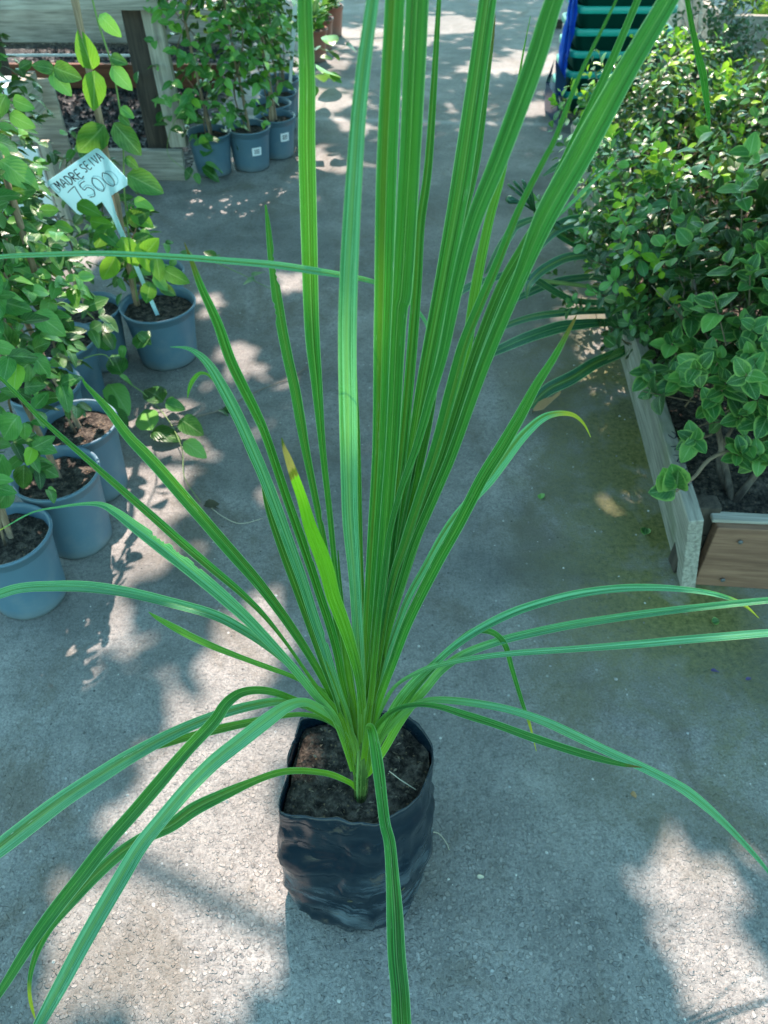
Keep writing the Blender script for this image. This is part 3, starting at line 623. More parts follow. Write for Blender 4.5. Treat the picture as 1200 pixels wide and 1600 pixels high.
mb = MB(); word(mb, 'D', .02, .1, .05, 0, .1, .22, .0022, .0008); mb.obj('wiped_letter', MAT['ghost'], sg, False)

# thin white tag among the far pots
yT = cF4.y
t0 = PY(452, 132, yT); t1 = PY(463, -20, yT)
sg2 = thing('plant_tag', t0, 'thin white plastic tag stick standing among the far blue pots', 'tag')
slab('stick', [t0 + Vector((-.008, 0, -.03)), t0 + Vector((.008, 0, -.03)), t1 + Vector((.012, 0, 0)), t1 + Vector((-.012, 0, 0))], .004, 'cable', sg2)
slab('board', [t1 + Vector((-.08, -.001, 0)), t1 + Vector((.08, -.001, 0)), t1 + Vector((.08, -.001, .12)), t1 + Vector((-.08, -.001, .12))], .004, 'cable', sg2)

# ------------------------------------------------------------------ timber bench and gravel beds behind the left pots
def plank(name, a, b, up, wd, th, mat, parent=None):
    """a board from a to b: 'up' is its wide direction, wd its width, th its thickness"""
    a, b, up = Vector(a), Vector(b), Vector(up).normalized(); d = (b - a); L = d.length; y = d.normalized(); x = y.cross(up).normalized(); z = x.cross(y)
    M = Matrix((x, y, z)).transposed().to_4x4(); M.translation = a
    mb = MB(); n = 6
    V = []; 
    for i in range(n + 1):
        for sx, sz in ((-1, 0), (1, 0), (1, 1), (-1, 1)):
            V.append(Vector((sx * th / 2 + rng.uniform(-.0012, .0012), L * i / n, sz * wd + rng.uniform(-.0015, .0015))))
    F = [(i*4+k, i*4+(k+1) % 4, (i+1)*4+(k+1) % 4, (i+1)*4+k) for i in range(n) for k in range(4)] + [(3, 2, 1, 0), (n*4, n*4+1, n*4+2, n*4+3)]
    me = mesh(name, V, F, MAT[mat], None, False)
    o = link(name, me, parent, M); return bevel(o, .003)
bA, bB = G(196, 285), G(291, 283)
bench = thing('timber_bench', Vector((-1.3, 4.05, 0)), 'weathered grey timber bench frame standing behind the left pots', 'bench')
Z = Vector((0, 0, 1))
plank('board', (-2.4, 4.06, .0), (bB.x, 4.04, .0), Z, .145, .04, 'plank_x', bench)
plank('leg', (-1.075, 4.09, .145), (-1.095, 4.09, .74), (1, 0, 0), .085, .05, 'plank_z', bench)
plank('leg', (-1.20, 4.16, .0), (-1.20, 4.16, .74), (1, 0, 0), .10, .07, 'darkpost', bench)
plank('leg', (-2.1, 4.6, .0), (-2.1, 4.6, .74), (1, 0, 0), .10, .07, 'darkpost', bench)
plank('beam', (-2.5, 4.06, .742), (-1.0, 4.04, .742), Z, .09, .045, 'plank_x', bench)
for k in range(6): plank('slat', (-2.5, 4.14 + k * .13, .834), (-1.0, 4.12 + k * .13, .834), (0, 1, 0), .1, .022, 'plank_x', bench)
kb = plank('bed_board', (-3.0, 5.62, 0), (-1.05, 5.60, 0), Z, .14, .04, 'redboard'); tag(kb, 'red-brown timber board edging the dark gravel bed', 'board')
kb = plank('bed_board', (-3.6, 6.8, 0), (-1.2, 6.75, 0), Z, .22, .05, 'plank_x'); tag(kb, 'pale grey timber board at the back of the gravel bed', 'board')
kb = plank('cross_rail', (-2.6, 4.9, .35), (-1.22, 4.86, .36), Z, .012, .012, 'cable'); tag(kb, 'thin white rail crossing behind the bamboo stake', 'rail')
# gravel stones under the bench
mb = MB()
for k in range(2600):
    x, y = rng.uniform(-2.6, -1.15), rng.uniform(4.15, 6.6); r = rng.uniform(.008, .02)
    V = [Vector((x + r * rng.uniform(.7, 1.2) * math.cos(t), y + r * rng.uniform(.7, 1.2) * math.sin(t), -.006)) for t in (0, 1.3, 2.5, 3.8, 5.1)] + [Vector((x + rng.uniform(-.3, .3) * r, y, r * rng.uniform(.5, 1.1)))]
    mb.add(V, [(i, (i + 1) % 5, 5) for i in range(5)])
g = mb.obj('gravel', MAT['gravel'], smooth=False); tag(g, 'dark loose gravel lying in the bed behind the bench', 'gravel'); kind(g, 'stuff')
# whitewashed box at the far left
wb = thing('white_box', Vector((-1.62, 3.35, 0)), 'whitewashed wooden box with open slots behind the left vines', 'box')
plank('panel', (-1.95, 3.32, .0), (-1.42, 3.32, .0), Z, .10, .02, 'whitewood', wb); plank('panel', (-1.95, 3.32, .24), (-1.42, 3.32, .24), Z, .16, .02, 'whitewood', wb)
plank('panel', (-1.95, 3.32, .12), (-1.42, 3.32, .12), Z, .095, .02, 'whitewood', wb)
plank('corner_post', (-1.41, 3.335, 0), (-1.41, 3.335, .42), (1, 0, 0), .035, .04, 'plank_z', wb)
plank('lid', (-2.0, 3.5, .56), (-1.52, 3.5, .56), (0, 1, 0), .16, .03, 'whitewood', wb); plank('lid_side', (-1.5, 3.44, .44), (-1.5, 3.68, .44), Z, .15, .03, 'plank_z', wb); plank('back_panel', (-1.95, 3.72, .0), (-1.44, 3.72, .0), Z, .55, .02, 'plank_z', wb)
tb = thing('blue_tub', G(82, 232), 'bright blue plastic tub half hidden by the vines under the white box', 'tub')
mb = MB(); mb.lathe([(.001, 0), (.07, 0), (.08, .16), (.085, .16), (.085, .17), (.078, .17), (.068, .01), (.001, .01)], 24, G(82, 232)); mb.obj('shell', MAT['bluetub'], tb)
mb = MB(); mb.lathe([(.087, .14), (.089, .145), (.087, .15)], 24, G(82, 232)); mb.obj('band', MAT['bluetub'], tb)
bb = thing('blue_drum', Vector((-1.93, 3.95, 0)), 'dark blue drum standing at the top left corner', 'drum')
mb = MB(); mb.lathe([(.001, .0), (.14, .0), (.145, .03), (.14, .06), (.14, .4), (.146, .42), (.14, .44), (.14, .78), (.12, .8), (.001, .8)], 28, (-1.93, 3.95, 0)); mb.obj('shell', MAT['tarpdark'], bb)

# ------------------------------------------------------------------ wooden planter on the right
pl = thing('planter_box', path(.6, 1.6), 'long wooden planter box of grey boards with an orange end board', 'planter')
PW, PLN = 1.3, 2.8
plank('side_board', path(.018, -.015), path(.018, PLN), Vector((-.19, 0, 1)), .25, .034, 'plank', pl)
plank('end_board', path(.036, .02), path(PW - .045, .02), Z, .21, .035, 'pine', pl)
plank('top_batten', path(.026, .022, .213), path(PW - .045, .022, .213), (-math.sin(AX) * 0, 1, 0), .03, .012, 'plank_x', pl)
plank('side_board', path(PW - .02, 0), path(PW - .02, PLN), Z, .262, .042, 'plank', pl)
plank('end_board', path(.046, PLN - .03), path(PW - .045, PLN - .03), Z, .25, .035, 'plank_x', pl)
for q in (path(.10, -.001, .17), path(.10, -.001, .03)):
    mb = MB(); mb.tube([q, q + Vector((0, -.003, 0))], .006, 8); mb.obj('nail', MAT['nail'], pl)
V = []; F = []; nx, ny = 26, 60
for j in range(ny + 1):
    for i in range(nx + 1):
        p = path(.008 + (PW - .05) * i / nx, .04 + (PLN - .08) * j / ny, .15); p.z += .03 * noise.noise(p * 9) + .012 * noise.noise(p * 40); V.append(p)
F = [(j*(nx+1)+i, j*(nx+1)+i+1, (j+1)*(nx+1)+i+1, (j+1)*(nx+1)+i) for j in range(ny) for i in range(nx)]
mk('soil', V, F, MAT['soil'], pl)
# marker scribble on the board's top edge
mb = MB()
def edge(a, b): return path(a - .046, b, .2555)
for st in ([(.008, .30), (.02, .285), (.03, .30), (.02, .315)], [(.006, .25), (.036, .255)], [(.012, .235), (.03, .26)], [(.006, .215), (.036, .215)], [(.01, .19), (.034, .185), (.022, .205), (.01, .19)],
           [(.034, .135), (.02, .13), (.008, .145), (.01, .16), (.02, .155), (.03, .165)], [(.006, .11), (.036, .115)], [(.02, .098), (.022, .125)]):
    stroke(mb, [edge(*q) for q in st], .0035, Vector((0, 0, 1)))
mb.obj('marker_writing', MAT['ink'], pl, False)

# ------------------------------------------------------------------ shrubs in the planter
def shrub(name, label, group, foot, c, rh, rv_, nobj, nmass, pool, newpool, massmat, ls, newk, trunks=5, lobes=7, cat='shrub'):
    foot, c = Vector(foot), Vector(c); t = thing(name, foot, label, cat, group)
    lob = [c + Vector((rng.uniform(-.6, .6) * rh, rng.uniform(-.6, .6) * rh, rng.uniform(-.4, .55) * rv_)) for _ in range(lobes)]
    mb = MB(); tips = []
    for k in range(trunks):
        q = lob[k % lobes]; m_ = foot.lerp(q, .45) + rv(.02); f0 = foot + Vector((rng.uniform(-.01, .01), rng.uniform(-.01, .01), -.02))
        mb.tube([Vector(p) for p in catmull([tuple(f0), tuple(m_), tuple(q)], 5)], [.011 - .0008 * i for i in range(11)], 6)
    mb.obj('trunk', MAT['bark'], t)
    L = []; n = nobj + nmass; tw_ = MB()
    while len(L) < n:
        q = rng.choice(lob); d = rv().normalized(); rr = rng.uniform(.45, 1.05)
        p = q + Vector((d.x * rh * .55, d.y * rh * .55, d.z * rv_ * .55)) * rr
        if p.z < foot.z + .03: continue
        e = Vector(((p.x - c.x) / rh, (p.y - c.y) / rh, (p.z - c.z) / rv_)); out = e.length
        ax = (Vector((e.x, e.y, e.z + .55)) + rv(.25)).normalized(); tip_len = ls * rng.uniform(.9, 2.0)
        young = out > .75 and e.z > .1 and rng.random() < newk
        s1 = ax.cross(Vector((.3, .2, 1))).normalized(); s2 = ax.cross(s1); base_a = rng.uniform(0, 6.28)
        vis = out + (.5 if e.y < .2 else 0) + .35 * e.z - .15 * e.x
        if rng.random() < .35: tw_.tube([p - ax * tip_len * 1.3, p + ax * tip_len * .9], [.0022, .0012], 4, False)
        for k in range(rng.randint(4, 7)):
            a = base_a + k * 2.4; s_ = s1 * math.cos(a) + s2 * math.sin(a); hh = k / 6
            dd = s_ * (1.0 - .45 * hh) + ax * (.25 + .6 * hh) + rv(.12)
            L.append((vis + rng.random() * .12, p + ax * tip_len * hh, dd, ax + rv(.2), ls * rng.uniform(.65, 1.15) * (1.0 - .3 * hh), young and k > 1))
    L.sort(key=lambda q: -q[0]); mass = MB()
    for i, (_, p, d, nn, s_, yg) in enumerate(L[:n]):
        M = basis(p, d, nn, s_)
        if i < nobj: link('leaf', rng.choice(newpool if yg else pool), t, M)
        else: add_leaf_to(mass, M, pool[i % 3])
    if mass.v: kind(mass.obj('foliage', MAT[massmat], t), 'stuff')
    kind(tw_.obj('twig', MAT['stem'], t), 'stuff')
    return t
SG = 'small-leaved glossy shrubs in the wooden planter'
for lab, x, y, zc, rh, rvv in (('glossy small-leaved shrub hanging over the planter edge above the strap leaves', 0.93, 2.30, .40, .36, .30),
                              ('glossy shrub on the path side of the planter, in front of the green crates', 0.98, 2.85, .45, .44, .30),
                              ('glossy shrub with lime new shoots standing closest to the green crates', 1.10, 3.45, .42, .38, .28),
                              ('small glossy shrub at the far path-side end of the planter', 1.36, 4.0, .40, .30, .24),
                              ('glossy shrub in the middle of the planter right behind the margined shrubs', 1.55, 2.5, .48, .40, .34),
                              ('glossy shrub crowding the right picture edge halfway up', 1.62, 3.1, .48, .42, .32),
                              ('glossy shrub at the far right of the planter below the grey plank', 1.78, 3.7, .46, .40, .28)):
    shrub('glossy_shrub', lab, SG, (x, y, .15), (x, y, zc), rh, rvv, 290, 1500, LB, LBN, 'box_in', .048, .68)
HG = 'margined-leaf shrubs at the near end of the planter'
h1 = shrub('margined_shrub', 'shrub with pale-edged rounded leaves at the near planter corner', HG, (.92, 1.48, .15), (.95, 1.66, .43), .33, .27, 110, 800, LH, LH, 'hib_in', .058, 0, 3, 18)
h2 = shrub('margined_shrub', 'taller pale-edged shrub behind the corner one, meeting the glossy shrubs', HG, (1.15, 1.95, .15), (1.12, 2.0, .58), .34, .28, 290, 700, LH, LH, 'hib_in', .06, 0, 3, 10)
h3 = shrub('margined_shrub', 'pale-edged shrub cut off by the right edge of the picture', HG, (1.45, 1.75, .15), (1.42, 1.8, .55), .32, .3, 250, 500, LH, LH, 'hib_in', .06, 0, 3, 9)
mb = MB(); mb.tube([Vector(q) for q in catmull([tuple(Vector((.95, 1.5, .32))), tuple(PY(1118, 712, 1.42)), tuple(PY(1085, 745, 1.36)), tuple(PY(1056, 768, 1.31))], 5)], [.006 - .0002 * i for i in range(16)], 6); mb.obj('twig', MAT['stem'], h1)
for b, t in (((1056, 766), (1020, 768)), ((1054, 764), (1040, 742)), ((1056, 762), (1052, 730)), ((1058, 762), (1060, 735)), ((1050, 765), (1032, 752))): px_leaf(h1, b, t, 1.31, .62, False, rng.uniform(-.4, .4), LH)

crng = random.Random(5); tws = MB()
for x, y, Y in ((1100, 640, 1.5), (1062, 600, 1.6), (1150, 655, 1.48), (1180, 600, 1.55), (1120, 570, 1.6), (1045, 545, 1.7), (1172, 700, 1.45), (1195, 655, 1.45), (1085, 690, 1.46), (1140, 715, 1.43), (1020, 590, 1.7), (1090, 500, 1.75), (1150, 520, 1.65), (1195, 540, 1.6), (1128, 610, 1.5), (1165, 560, 1.52), (1190, 720, 1.42), (1105, 560, 1.66), (1190, 480, 1.7), (1070, 560, 1.68)):
    p = PY(x + crng.uniform(-8, 8), y, Y); ax = Vector((crng.uniform(-.5, .2), -.5 + crng.uniform(-.3, .3), .7)).normalized(); s1 = ax.cross(Vector((.3, .9, .1))).normalized(); s2 = ax.cross(s1)
    tws.tube([p.lerp(Vector((.95, 1.6, .32)), .3), p, p + ax * .04], [.003, .0025, .0015], 5, False)
    for k in range(9):
        a = k * 2.4 + crng.random(); hh = k / 9; dd = (s1 * math.cos(a) + s2 * math.sin(a)) * (1 - .4 * hh) + ax * (.1 + .6 * hh) + Vector((crng.gauss(0, .15), crng.gauss(0, .15), crng.gauss(0, .15)))
        link('leaf', crng.choice(LH), h1, basis(p + ax * .045 * hh, dd, ax + Vector((crng.gauss(0, .25), crng.gauss(0, .25), .2)), crng.uniform(.038, .066) * (1 - .35 * hh)))
kind(tws.obj('shoot', MAT['stem'], h1), 'stuff')

# ------------------------------------------------------------------ ribbon leaves (the tall plant and the strap-leaved plant)
def blade(root, pts, mat, roll=0.0, fold=.16, name='leaf_blade', notches=(), n=6, up=False, seg=11):
    """pts from base to tip: (px, py, Y, width in px). A channelled ribbon along the 3D curve."""
    C = []
    for px, py, Y, wd in pts:
        p = PY(px, py, Y); C.append((p.x, p.y, p.z, wd * .91 * mpp(p)))
    Q = catmull(C, 16 if notches else n); P = [Vector(q[:3]) for q in Q]; Wd = [max(.0006, q[3]) for q in Q]; m_ = len(P)
    L = [0.0]
    for i in range(1, m_): L.append(L[-1] + (P[i] - P[i-1]).length)
    V = []; UV = []; ca = math.cos(roll); ph = rng.uniform(0, 9); pleat = [rng.gauss(0, .010) for k in range(seg)]
    for i in range(m_):
        T = (P[min(i+1, m_-1)] - P[max(i-1, 0)]).normalized(); view = (CAM - P[i]).normalized(); t = L[i] / L[-1]
        W = T.cross(view)
        W = W.normalized() if W.length > 1e-3 else Vector((1, 0, 0))
        N = W.cross(T).normalized()
        if N.dot(view) < 0: N = -N
        a = roll * (1 - .6 * t) + .12 * math.sin(ph + 4 * t); Wr = W * math.cos(a) + N * math.sin(a); Nr = N * math.cos(a) - W * math.sin(a)
        wd = Wd[i] / max(.75, math.cos(a)); fo = fold * (1.5 - .9 * t)
        for k in range(seg):
            u = k / (seg - 1); s_ = 2 * u - 1; ed = 1.0 + .02 * math.sin(40 * t + ph * 2 + s_)
            for (nt_, ns, nd, nl) in notches:
                if s_ * ns > .3 and abs(t - nt_) < nl: ed -= nd * (1 - (abs(t - nt_) / nl) ** 10) * (.8 + .3 * math.sin(t * 900))
            V.append(P[i] + Wr * (s_ * wd * .5 * ed) + Nr * (fo * wd * (abs(s_) ** 1.3 - .5) + .035 * wd * math.sin(3 * s_ + ph) + pleat[k] * wd * min(1, t * 4)))
            UV.append((u, t))
    F = [(i*seg+k, i*seg+k+1, (i+1)*seg+k+1, (i+1)*seg+k) for i in range(m_-1) for k in range(seg-1)]
    return mk(name, V, F, MAT[mat], root, UV)

# strap-leaved plant leaning over the planter edge
sp = thing('strap_leaf_plant', Vector((.98, 2.45, .16)), 'dark strap-leaved plant arching out over the path from the planter', 'plant')
for pts in ([(1010, 520, 2.45, 8), (980, 545, 2.3, 14), (931, 567, 2.2, 16), (894, 590, 2.15, 18), (856, 609, 2.12, 17), (828, 636, 2.08, 10), (818, 655, 2.05, 2)],
            [(1005, 500, 2.45, 8), (975, 503, 2.38, 9), (925, 505, 2.32, 12), (875, 511, 2.28, 16), (825, 527, 2.24, 15), (787, 543, 2.22, 13), (760, 557, 2.2, 9), (725, 585, 2.18, 2)],
            [(1010, 490, 2.48, 8), (982, 486, 2.42, 9), (925, 485, 2.38, 10), (875, 489, 2.34, 10), (825, 497, 2.32, 9), (775, 515, 2.3, 8), (737, 532, 2.28, 5), (715, 545, 2.27, 1)],
            [(1000, 440, 2.5, 8), (965, 402, 2.46, 9), (925, 398, 2.42, 11), (887, 402, 2.4, 12), (855, 417, 2.38, 13), (835, 433, 2.36, 12), (825, 448, 2.35, 9), (823, 468, 2.34, 1)],
            [(1000, 420, 2.55, 8), (945, 352, 2.52, 12), (912, 345, 2.5, 16), (880, 351, 2.48, 17), (855, 370, 2.46, 14), (830, 400, 2.44, 9), (815, 425, 2.43, 2)],
            [(1005, 470, 2.5, 8), (942, 436, 2.46, 9), (900, 435, 2.42, 10), (862, 443, 2.4, 11), (825, 458, 2.38, 10), (800, 472, 2.36, 6), (780, 488, 2.35, 1)],
            [(1000, 440, 2.52, 8), (940, 402, 2.5, 12), (900, 380, 2.49, 13), (870, 364, 2.48, 9), (850, 352, 2.47, 2)],
            [(1010, 360, 2.6, 9), (940, 262, 2.58, 10), (905, 252, 2.56, 11), (875, 258, 2.55, 10), (848, 275, 2.54, 2)],
            [(1000, 470, 2.45, 8), (900, 470, 2.4, 8), (820, 430, 2.36, 10), (760, 438, 2.34, 9), (715, 460, 2.33, 9), (700, 500, 2.32, 2)],
            [(960, 400, 2.5, 6), (860, 345, 2.48, 6), (812, 350, 2.46, 10), (795, 368, 2.45, 13), (776, 400, 2.44, 13), (758, 428, 2.43, 2)]):
    blade(sp, [(x, y, Y, w_ * 1.25) for x, y, Y, w_ in pts], 'strap', rng.uniform(-.15, .15), .07)
mb = MB(); P = [PY(x, y, Y) for x, y, Y in ((1000, 462, 2.45), (950, 452, 2.42), (900, 445, 2.4), (825, 436, 2.38), (800, 433, 2.37))]
mb.tube(P, .007, 7); mb.obj('stalk', MAT['greenstem'], sp)
hub = PY(836, 330, 2.46)
mb = MB(); mb.tube([PY(960, 420, 2.5), PY(880, 362, 2.48), hub], [.008, .009, .009], 8); mb.obj('flower_stalk', MAT['strap'], sp)
for x, y in ((798, 291), (806, 287), (819, 286), (808, 300), (820, 294), (797, 312), (828, 290)):
    q = PY(x, y, 2.44); mb = MB(); m_ = hub.lerp(q, .55) + Vector((0, 0, .006)); mb.tube([hub, m_, q, q + (q - m_).normalized() * .012], [.0035, .0035, .0055 if y < 305 else .013, .004 if y < 305 else .009], 8); mb.obj('flower_bud', MAT['strap'], sp)

# ------------------------------------------------------------------ crate stack, sheet, back planter
cx, cy = G(945, 172).x, 5.25
def crate_at(i):
    lab = ('lowest green plastic crate of the stack behind the planter', 'green plastic crate second from the bottom of the stack', 'green plastic crate third from the bottom of the stack', 'green plastic crate fourth from the bottom of the stack', 'green plastic crate fifth from the bottom of the stack', 'green crate sixth from the bottom, at the top edge of the picture')[i]
    z0 = .02 + .108 * i; c = Vector((1.34 + rng.uniform(-.008, .008), 5.2 + rng.uniform(-.01, .01), z0)); t = thing('plastic_crate', c, lab, 'crate', 'stacked green plastic crates')
    def ring(hw, hd, z, rd=.05):
        P = []
        for sx, sy, a0 in ((1, 1, 0), (-1, 1, 90), (-1, -1, 180), (1, -1, 270)):
            for k in range(5):
                a = math.radians(a0 + k * 22.5); P.append(c + Vector((sx * (hw - rd) + rd * math.cos(a), sy * (hd - rd) + rd * math.sin(a), z)))
        return P
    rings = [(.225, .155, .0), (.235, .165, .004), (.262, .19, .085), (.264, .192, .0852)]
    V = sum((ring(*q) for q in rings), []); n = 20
    mk('body', V, [(i_*n+k, i_*n+(k+1) % n, (i_+1)*n+(k+1) % n, (i_+1)*n+k) for i_ in range(3) for k in range(n)] + [tuple(range(n-1, -1, -1))], MAT['cratebody_shaded'], t)
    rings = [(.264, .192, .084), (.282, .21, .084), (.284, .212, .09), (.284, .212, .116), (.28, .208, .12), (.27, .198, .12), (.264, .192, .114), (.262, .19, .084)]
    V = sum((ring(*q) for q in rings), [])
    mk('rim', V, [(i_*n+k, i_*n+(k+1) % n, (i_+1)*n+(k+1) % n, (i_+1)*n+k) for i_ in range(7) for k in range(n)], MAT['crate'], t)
for i in range(6): crate_at(i)
ts = thing('plastic_sheet', G(862, 205), 'crumpled blue and navy plastic sheet beside the green crates', 'sheet')
V = []; F = []
for j in range(31):
    for i in range(9):
        z = .75 * j / 30; x = 1.02 + .05 * (i / 8) - .01 + .004 * math.sin(z * 17 + i); V.append((x + (.0 if i else -.004), 5.0 + .03 * math.sin(i * 1.7 + z * 9) + .012 * math.sin(z * 60 + i * 2.1), z + .12))
F = [(j*9+i, j*9+i+1, (j+1)*9+i+1, (j+1)*9+i) for j in range(30) for i in range(8)]
mk('upper_fold', V, F, MAT['tarp'], ts)
q0, q1, q2, q3, q4 = G(851, 172), G(876, 205), PY(868, 92, 4.95), PY(886, 130, 4.9), PY(853, 128, 4.9)
mk('lower_fold', [q0, q1, q3, q2, q4, PY(868, 150, 4.7)], [(0, 1, 5), (1, 3, 5), (3, 2, 5), (2, 4, 5), (4, 0, 5)], MAT['tarpdark'], ts, smooth=False)
mk('side_flap', [q0, q4, q2 + Vector((0, .02, 0)), q0 + Vector((.05, .35, 0))], [(0, 1, 2), (0, 2, 3)], MAT['tarpdark'], ts, smooth=False)
lg = thing('timber_offcut', G(842, 40), 'short weathered timber offcut standing at the far path edge', 'timber')
plank('block', G(846, 40), G(846, 40) + Vector((0, 0, .3)), (1, 0, 0), .1, .1, 'plank_z', lg); plank('foot', G(846, 40) + Vector((-.03, -.08, 0)), G(846, 40) + Vector((.15, -.08, 0)), Z, .06, .04, 'darkpost', lg)

bp2 = thing('back_planter', Vector((2.6, 5.6, 0)), 'grey plank planter behind the shrubs at the top right corner', 'planter')
plank('plank', (1.98, 5.32, .34), (3.6, 5.18, .34), Z, .13, .05, 'plank_x', bp2); plank('plank', (1.98, 5.33, .18), (3.6, 5.19, .18), Z, .155, .05, 'plank_x', bp2); plank('plank', (1.98, 5.33, .02), (3.6, 5.19, .02), Z, .155, .05, 'plank_x', bp2); plank('plank', (2.0, 5.36, .02), (2.1, 6.8, .02), Z, .44, .05, 'plank_x', bp2)
shrub('lime_shrub', 'bright lime leaved plant behind the grey plank at the top right', None, (2.5, 5.9, .1), (2.5, 5.9, .45), .55, .25, 0, 900, LB, LBN, 'yel', .07, 0)
shrub('dark_shrub', 'dark fine-leaved bush between the crates and the glossy shrubs', None, (1.75, 4.85, 0), (1.75, 4.85, .42), .3, .36, 0, 1800, LB, LBN, 'conifer', .035, 0)
shrub('dark_shrub', 'dull olive bush under the grey plank at the right edge', None, (2.15, 4.5, 0), (2.15, 4.5, .27), .34, .18, 60, 500, LH, LH, 'hib_in', .075, 0)

# ------------------------------------------------------------------ the tall plant in its black bag
RIM = [(437, 1266), (478, 1274), (530, 1277), (590, 1284), (640, 1256), (668, 1215), (674, 1160), (656, 1135), (632, 1116), (590, 1112), (545, 1112), (500, 1114), (473, 1121), (458, 1160), (449, 1210)]
RZ = .37
rim = [G(x, y, RZ) for x, y in RIM]; bc = sum(rim, Vector()) / len(rim); bc.z = 0
BASE = [(449, 1380), (472, 1422), (520, 1449), (575, 1463), (626, 1438), (655, 1380)]
bs = [G(x, y, .0) for x, y in BASE]
NR = 96
def polar(points, c):
    q = sorted((math.atan2(p.y - c.y, p.x - c.x), (Vector((p.x, p.y)) - Vector((c.x, c.y))).length) for p in points); return q
def rad_at(q, a):
    ext = [(x - 2 * math.pi, r) for x, r in q] + q + [(x + 2 * math.pi, r) for x, r in q]
    for (a0, r0), (a1, r1) in zip(ext, ext[1:]):
        if a0 <= a <= a1: t = (a - a0) / (a1 - a0); t = t * t * (3 - 2 * t) * .35 + t * .65; return r0 + (r1 - r0) * t
    return .12
front = [Vector((p.x, p.y, 0)) for p in bs]; bcen = Vector((sum(p.x for p in (bs[0], bs[-1])) / 2, bs[0].y + .035, 0))
back = [Vector((bcen.x + (p.x - bcen.x) * .97, 2 * bcen.y - p.y * .75 - bcen.y * .25, 0)) for p in bs[1:-1]]
qb, qr = polar(front + back, bcen), polar(rim, bc)
bag = thing('potted_cordyline', Vector((bcen.x, bcen.y, 0)), 'tall plant with long narrow green leaves in a black plastic grow bag', 'potted plant')
V = []; F = []; NH = 34
def bagp(a, t, inset=0.0):
    cc = bcen.lerp(bc, t); r = rad_at(qb, a) * (1 - t) + rad_at(qr, a) * t
    r += .012 * math.sin(math.pi * min(1, t * 1.15)) - .010 * max(0, 1 - t * 12) - .006 * math.exp(-((t - .72) / .06) ** 2) * (1 + math.sin(a * 3 + 1))
    p = Vector((cc.x + r * math.cos(a), cc.y + r * math.sin(a), RZ * t))
    w1 = noise.noise(Vector((math.cos(a) * 2.2, math.sin(a) * 2.2, t * 9))) ; w2 = noise.noise(Vector((math.cos(a) * 5, math.sin(a) * 5, t * 16 + a * 2)))
    w3 = 1 - abs(noise.noise(Vector((math.cos(a) * 3 + 5, math.sin(a) * 3, t * 6 - a * 1.2)))) * 2
    damp = 1 - .6 * max(0, (t - .8) / .2)
    w4 = 1 - abs(noise.noise(Vector((math.cos(a) * 4 + 2, math.sin(a) * 4, t * 3 + math.sin(a * 2) * 1.4)))) * 3
    r2 = (.008 * w1 + .0008 * w2 + .0025 * max(0, w3) + .004 * max(0, w4) ** 2) * damp
    zz = 0.0
    if t > .93: zz = (.010 * noise.noise(Vector((math.cos(a) * 3, math.sin(a) * 3, 3))) + .004 * noise.noise(Vector((math.cos(a) * 9, math.sin(a) * 9, 3)))) * (t - .93) / .07
    return p + Vector((math.cos(a), math.sin(a), 0)) * (r2 - inset) + Vector((0, 0, zz))
for j in range(NH + 1):
    for k in range(NR): V.append(bagp(2 * math.pi * k / NR - math.pi, j / NH))
for j, (t, ins) in enumerate(((1.0, .0015), (.97, .003), (.9, .004), (.82, .004))):
    for k in range(NR): V.append(bagp(2 * math.pi * k / NR - math.pi, t, ins))
rows = NH + 5
F = [(i*NR+k, i*NR+(k+1) % NR, (i+1)*NR+(k+1) % NR, (i+1)*NR+k) for i in range(rows - 1) for k in range(NR)] + [tuple(range(NR-1, -1, -1))]
gb = mk('grow_bag', V, F, MAT['bag'], bag)
for x, y in ((547, 1407), (627, 1388)):     # drainage holes
    d = ray(x, y).normalized(); best = min((bagp(2 * math.pi * k / 400 - math.pi, j / 60) for k in range(400) for j in range(2, 40)), key=lambda p: ((p - CAM) - d * (p - CAM).dot(d)).length + (.5 if p.y > bcen.y else 0))
    nn = Vector((best.x - bcen.x, best.y - bcen.y, .0)).normalized(); s1 = nn.cross(Z).normalized()
    mk('drain_hole', [best + nn * .0025 + (s1 * math.cos(a) * 1.3 + Z * math.sin(a) * .8) * .0038 for a in [k * .628 for k in range(10)]], [tuple(range(10))], MAT['deaddark'], gb, smooth=False)
# soil in the bag
SZ = .345; V = []; F = []; rr_ = 26; n = 64
for i in range(rr_ + 1):
    for k in range(n):
        a = 2 * math.pi * k / n - math.pi; r = (rad_at(qr, a) - .004) * i / rr_; p = Vector((bc.x + r * math.cos(a), bc.y + r * math.sin(a), SZ))
        p.z += .010 * noise.noise(p * 28) + .006 * noise.noise(p * 75) + .004 * noise.noise(p * 170) - .01 * (i / rr_) ** 4; V.append(p)
F = [(i*n+k, i*n+(k+1) % n, (i+1)*n+(k+1) % n, (i+1)*n+k) for i in range(rr_) for k in range(n)]
mk('soil', V, F, MAT['soil'], bag)
mb = MB()
for k in range(420):
    a = rng.uniform(-math.pi, math.pi); r = (rad_at(qr, a) - .012) * math.sqrt(rng.random()); p = Vector((bc.x + r * math.cos(a), bc.y + r * math.sin(a), SZ)); p.z += .010 * noise.noise(p * 28) + .006 * noise.noise(p * 75)
    s_ = rng.uniform(.0012, .0042); d = rv().normalized(); d.z *= .3; e = rv().normalized() * .4
    mb.add([p + d * s_ * rng.uniform(1, 2.5), p - d * s_, p + e * s_ + Vector((0, 0, s_)), p - e * s_ + Vector((0, 0, s_ * .4))], [(0, 1, 2), (0, 2, 3), (1, 3, 2)])
kind(mb.obj('soil_crumbs', MAT['crumb'], bag, False), 'stuff')
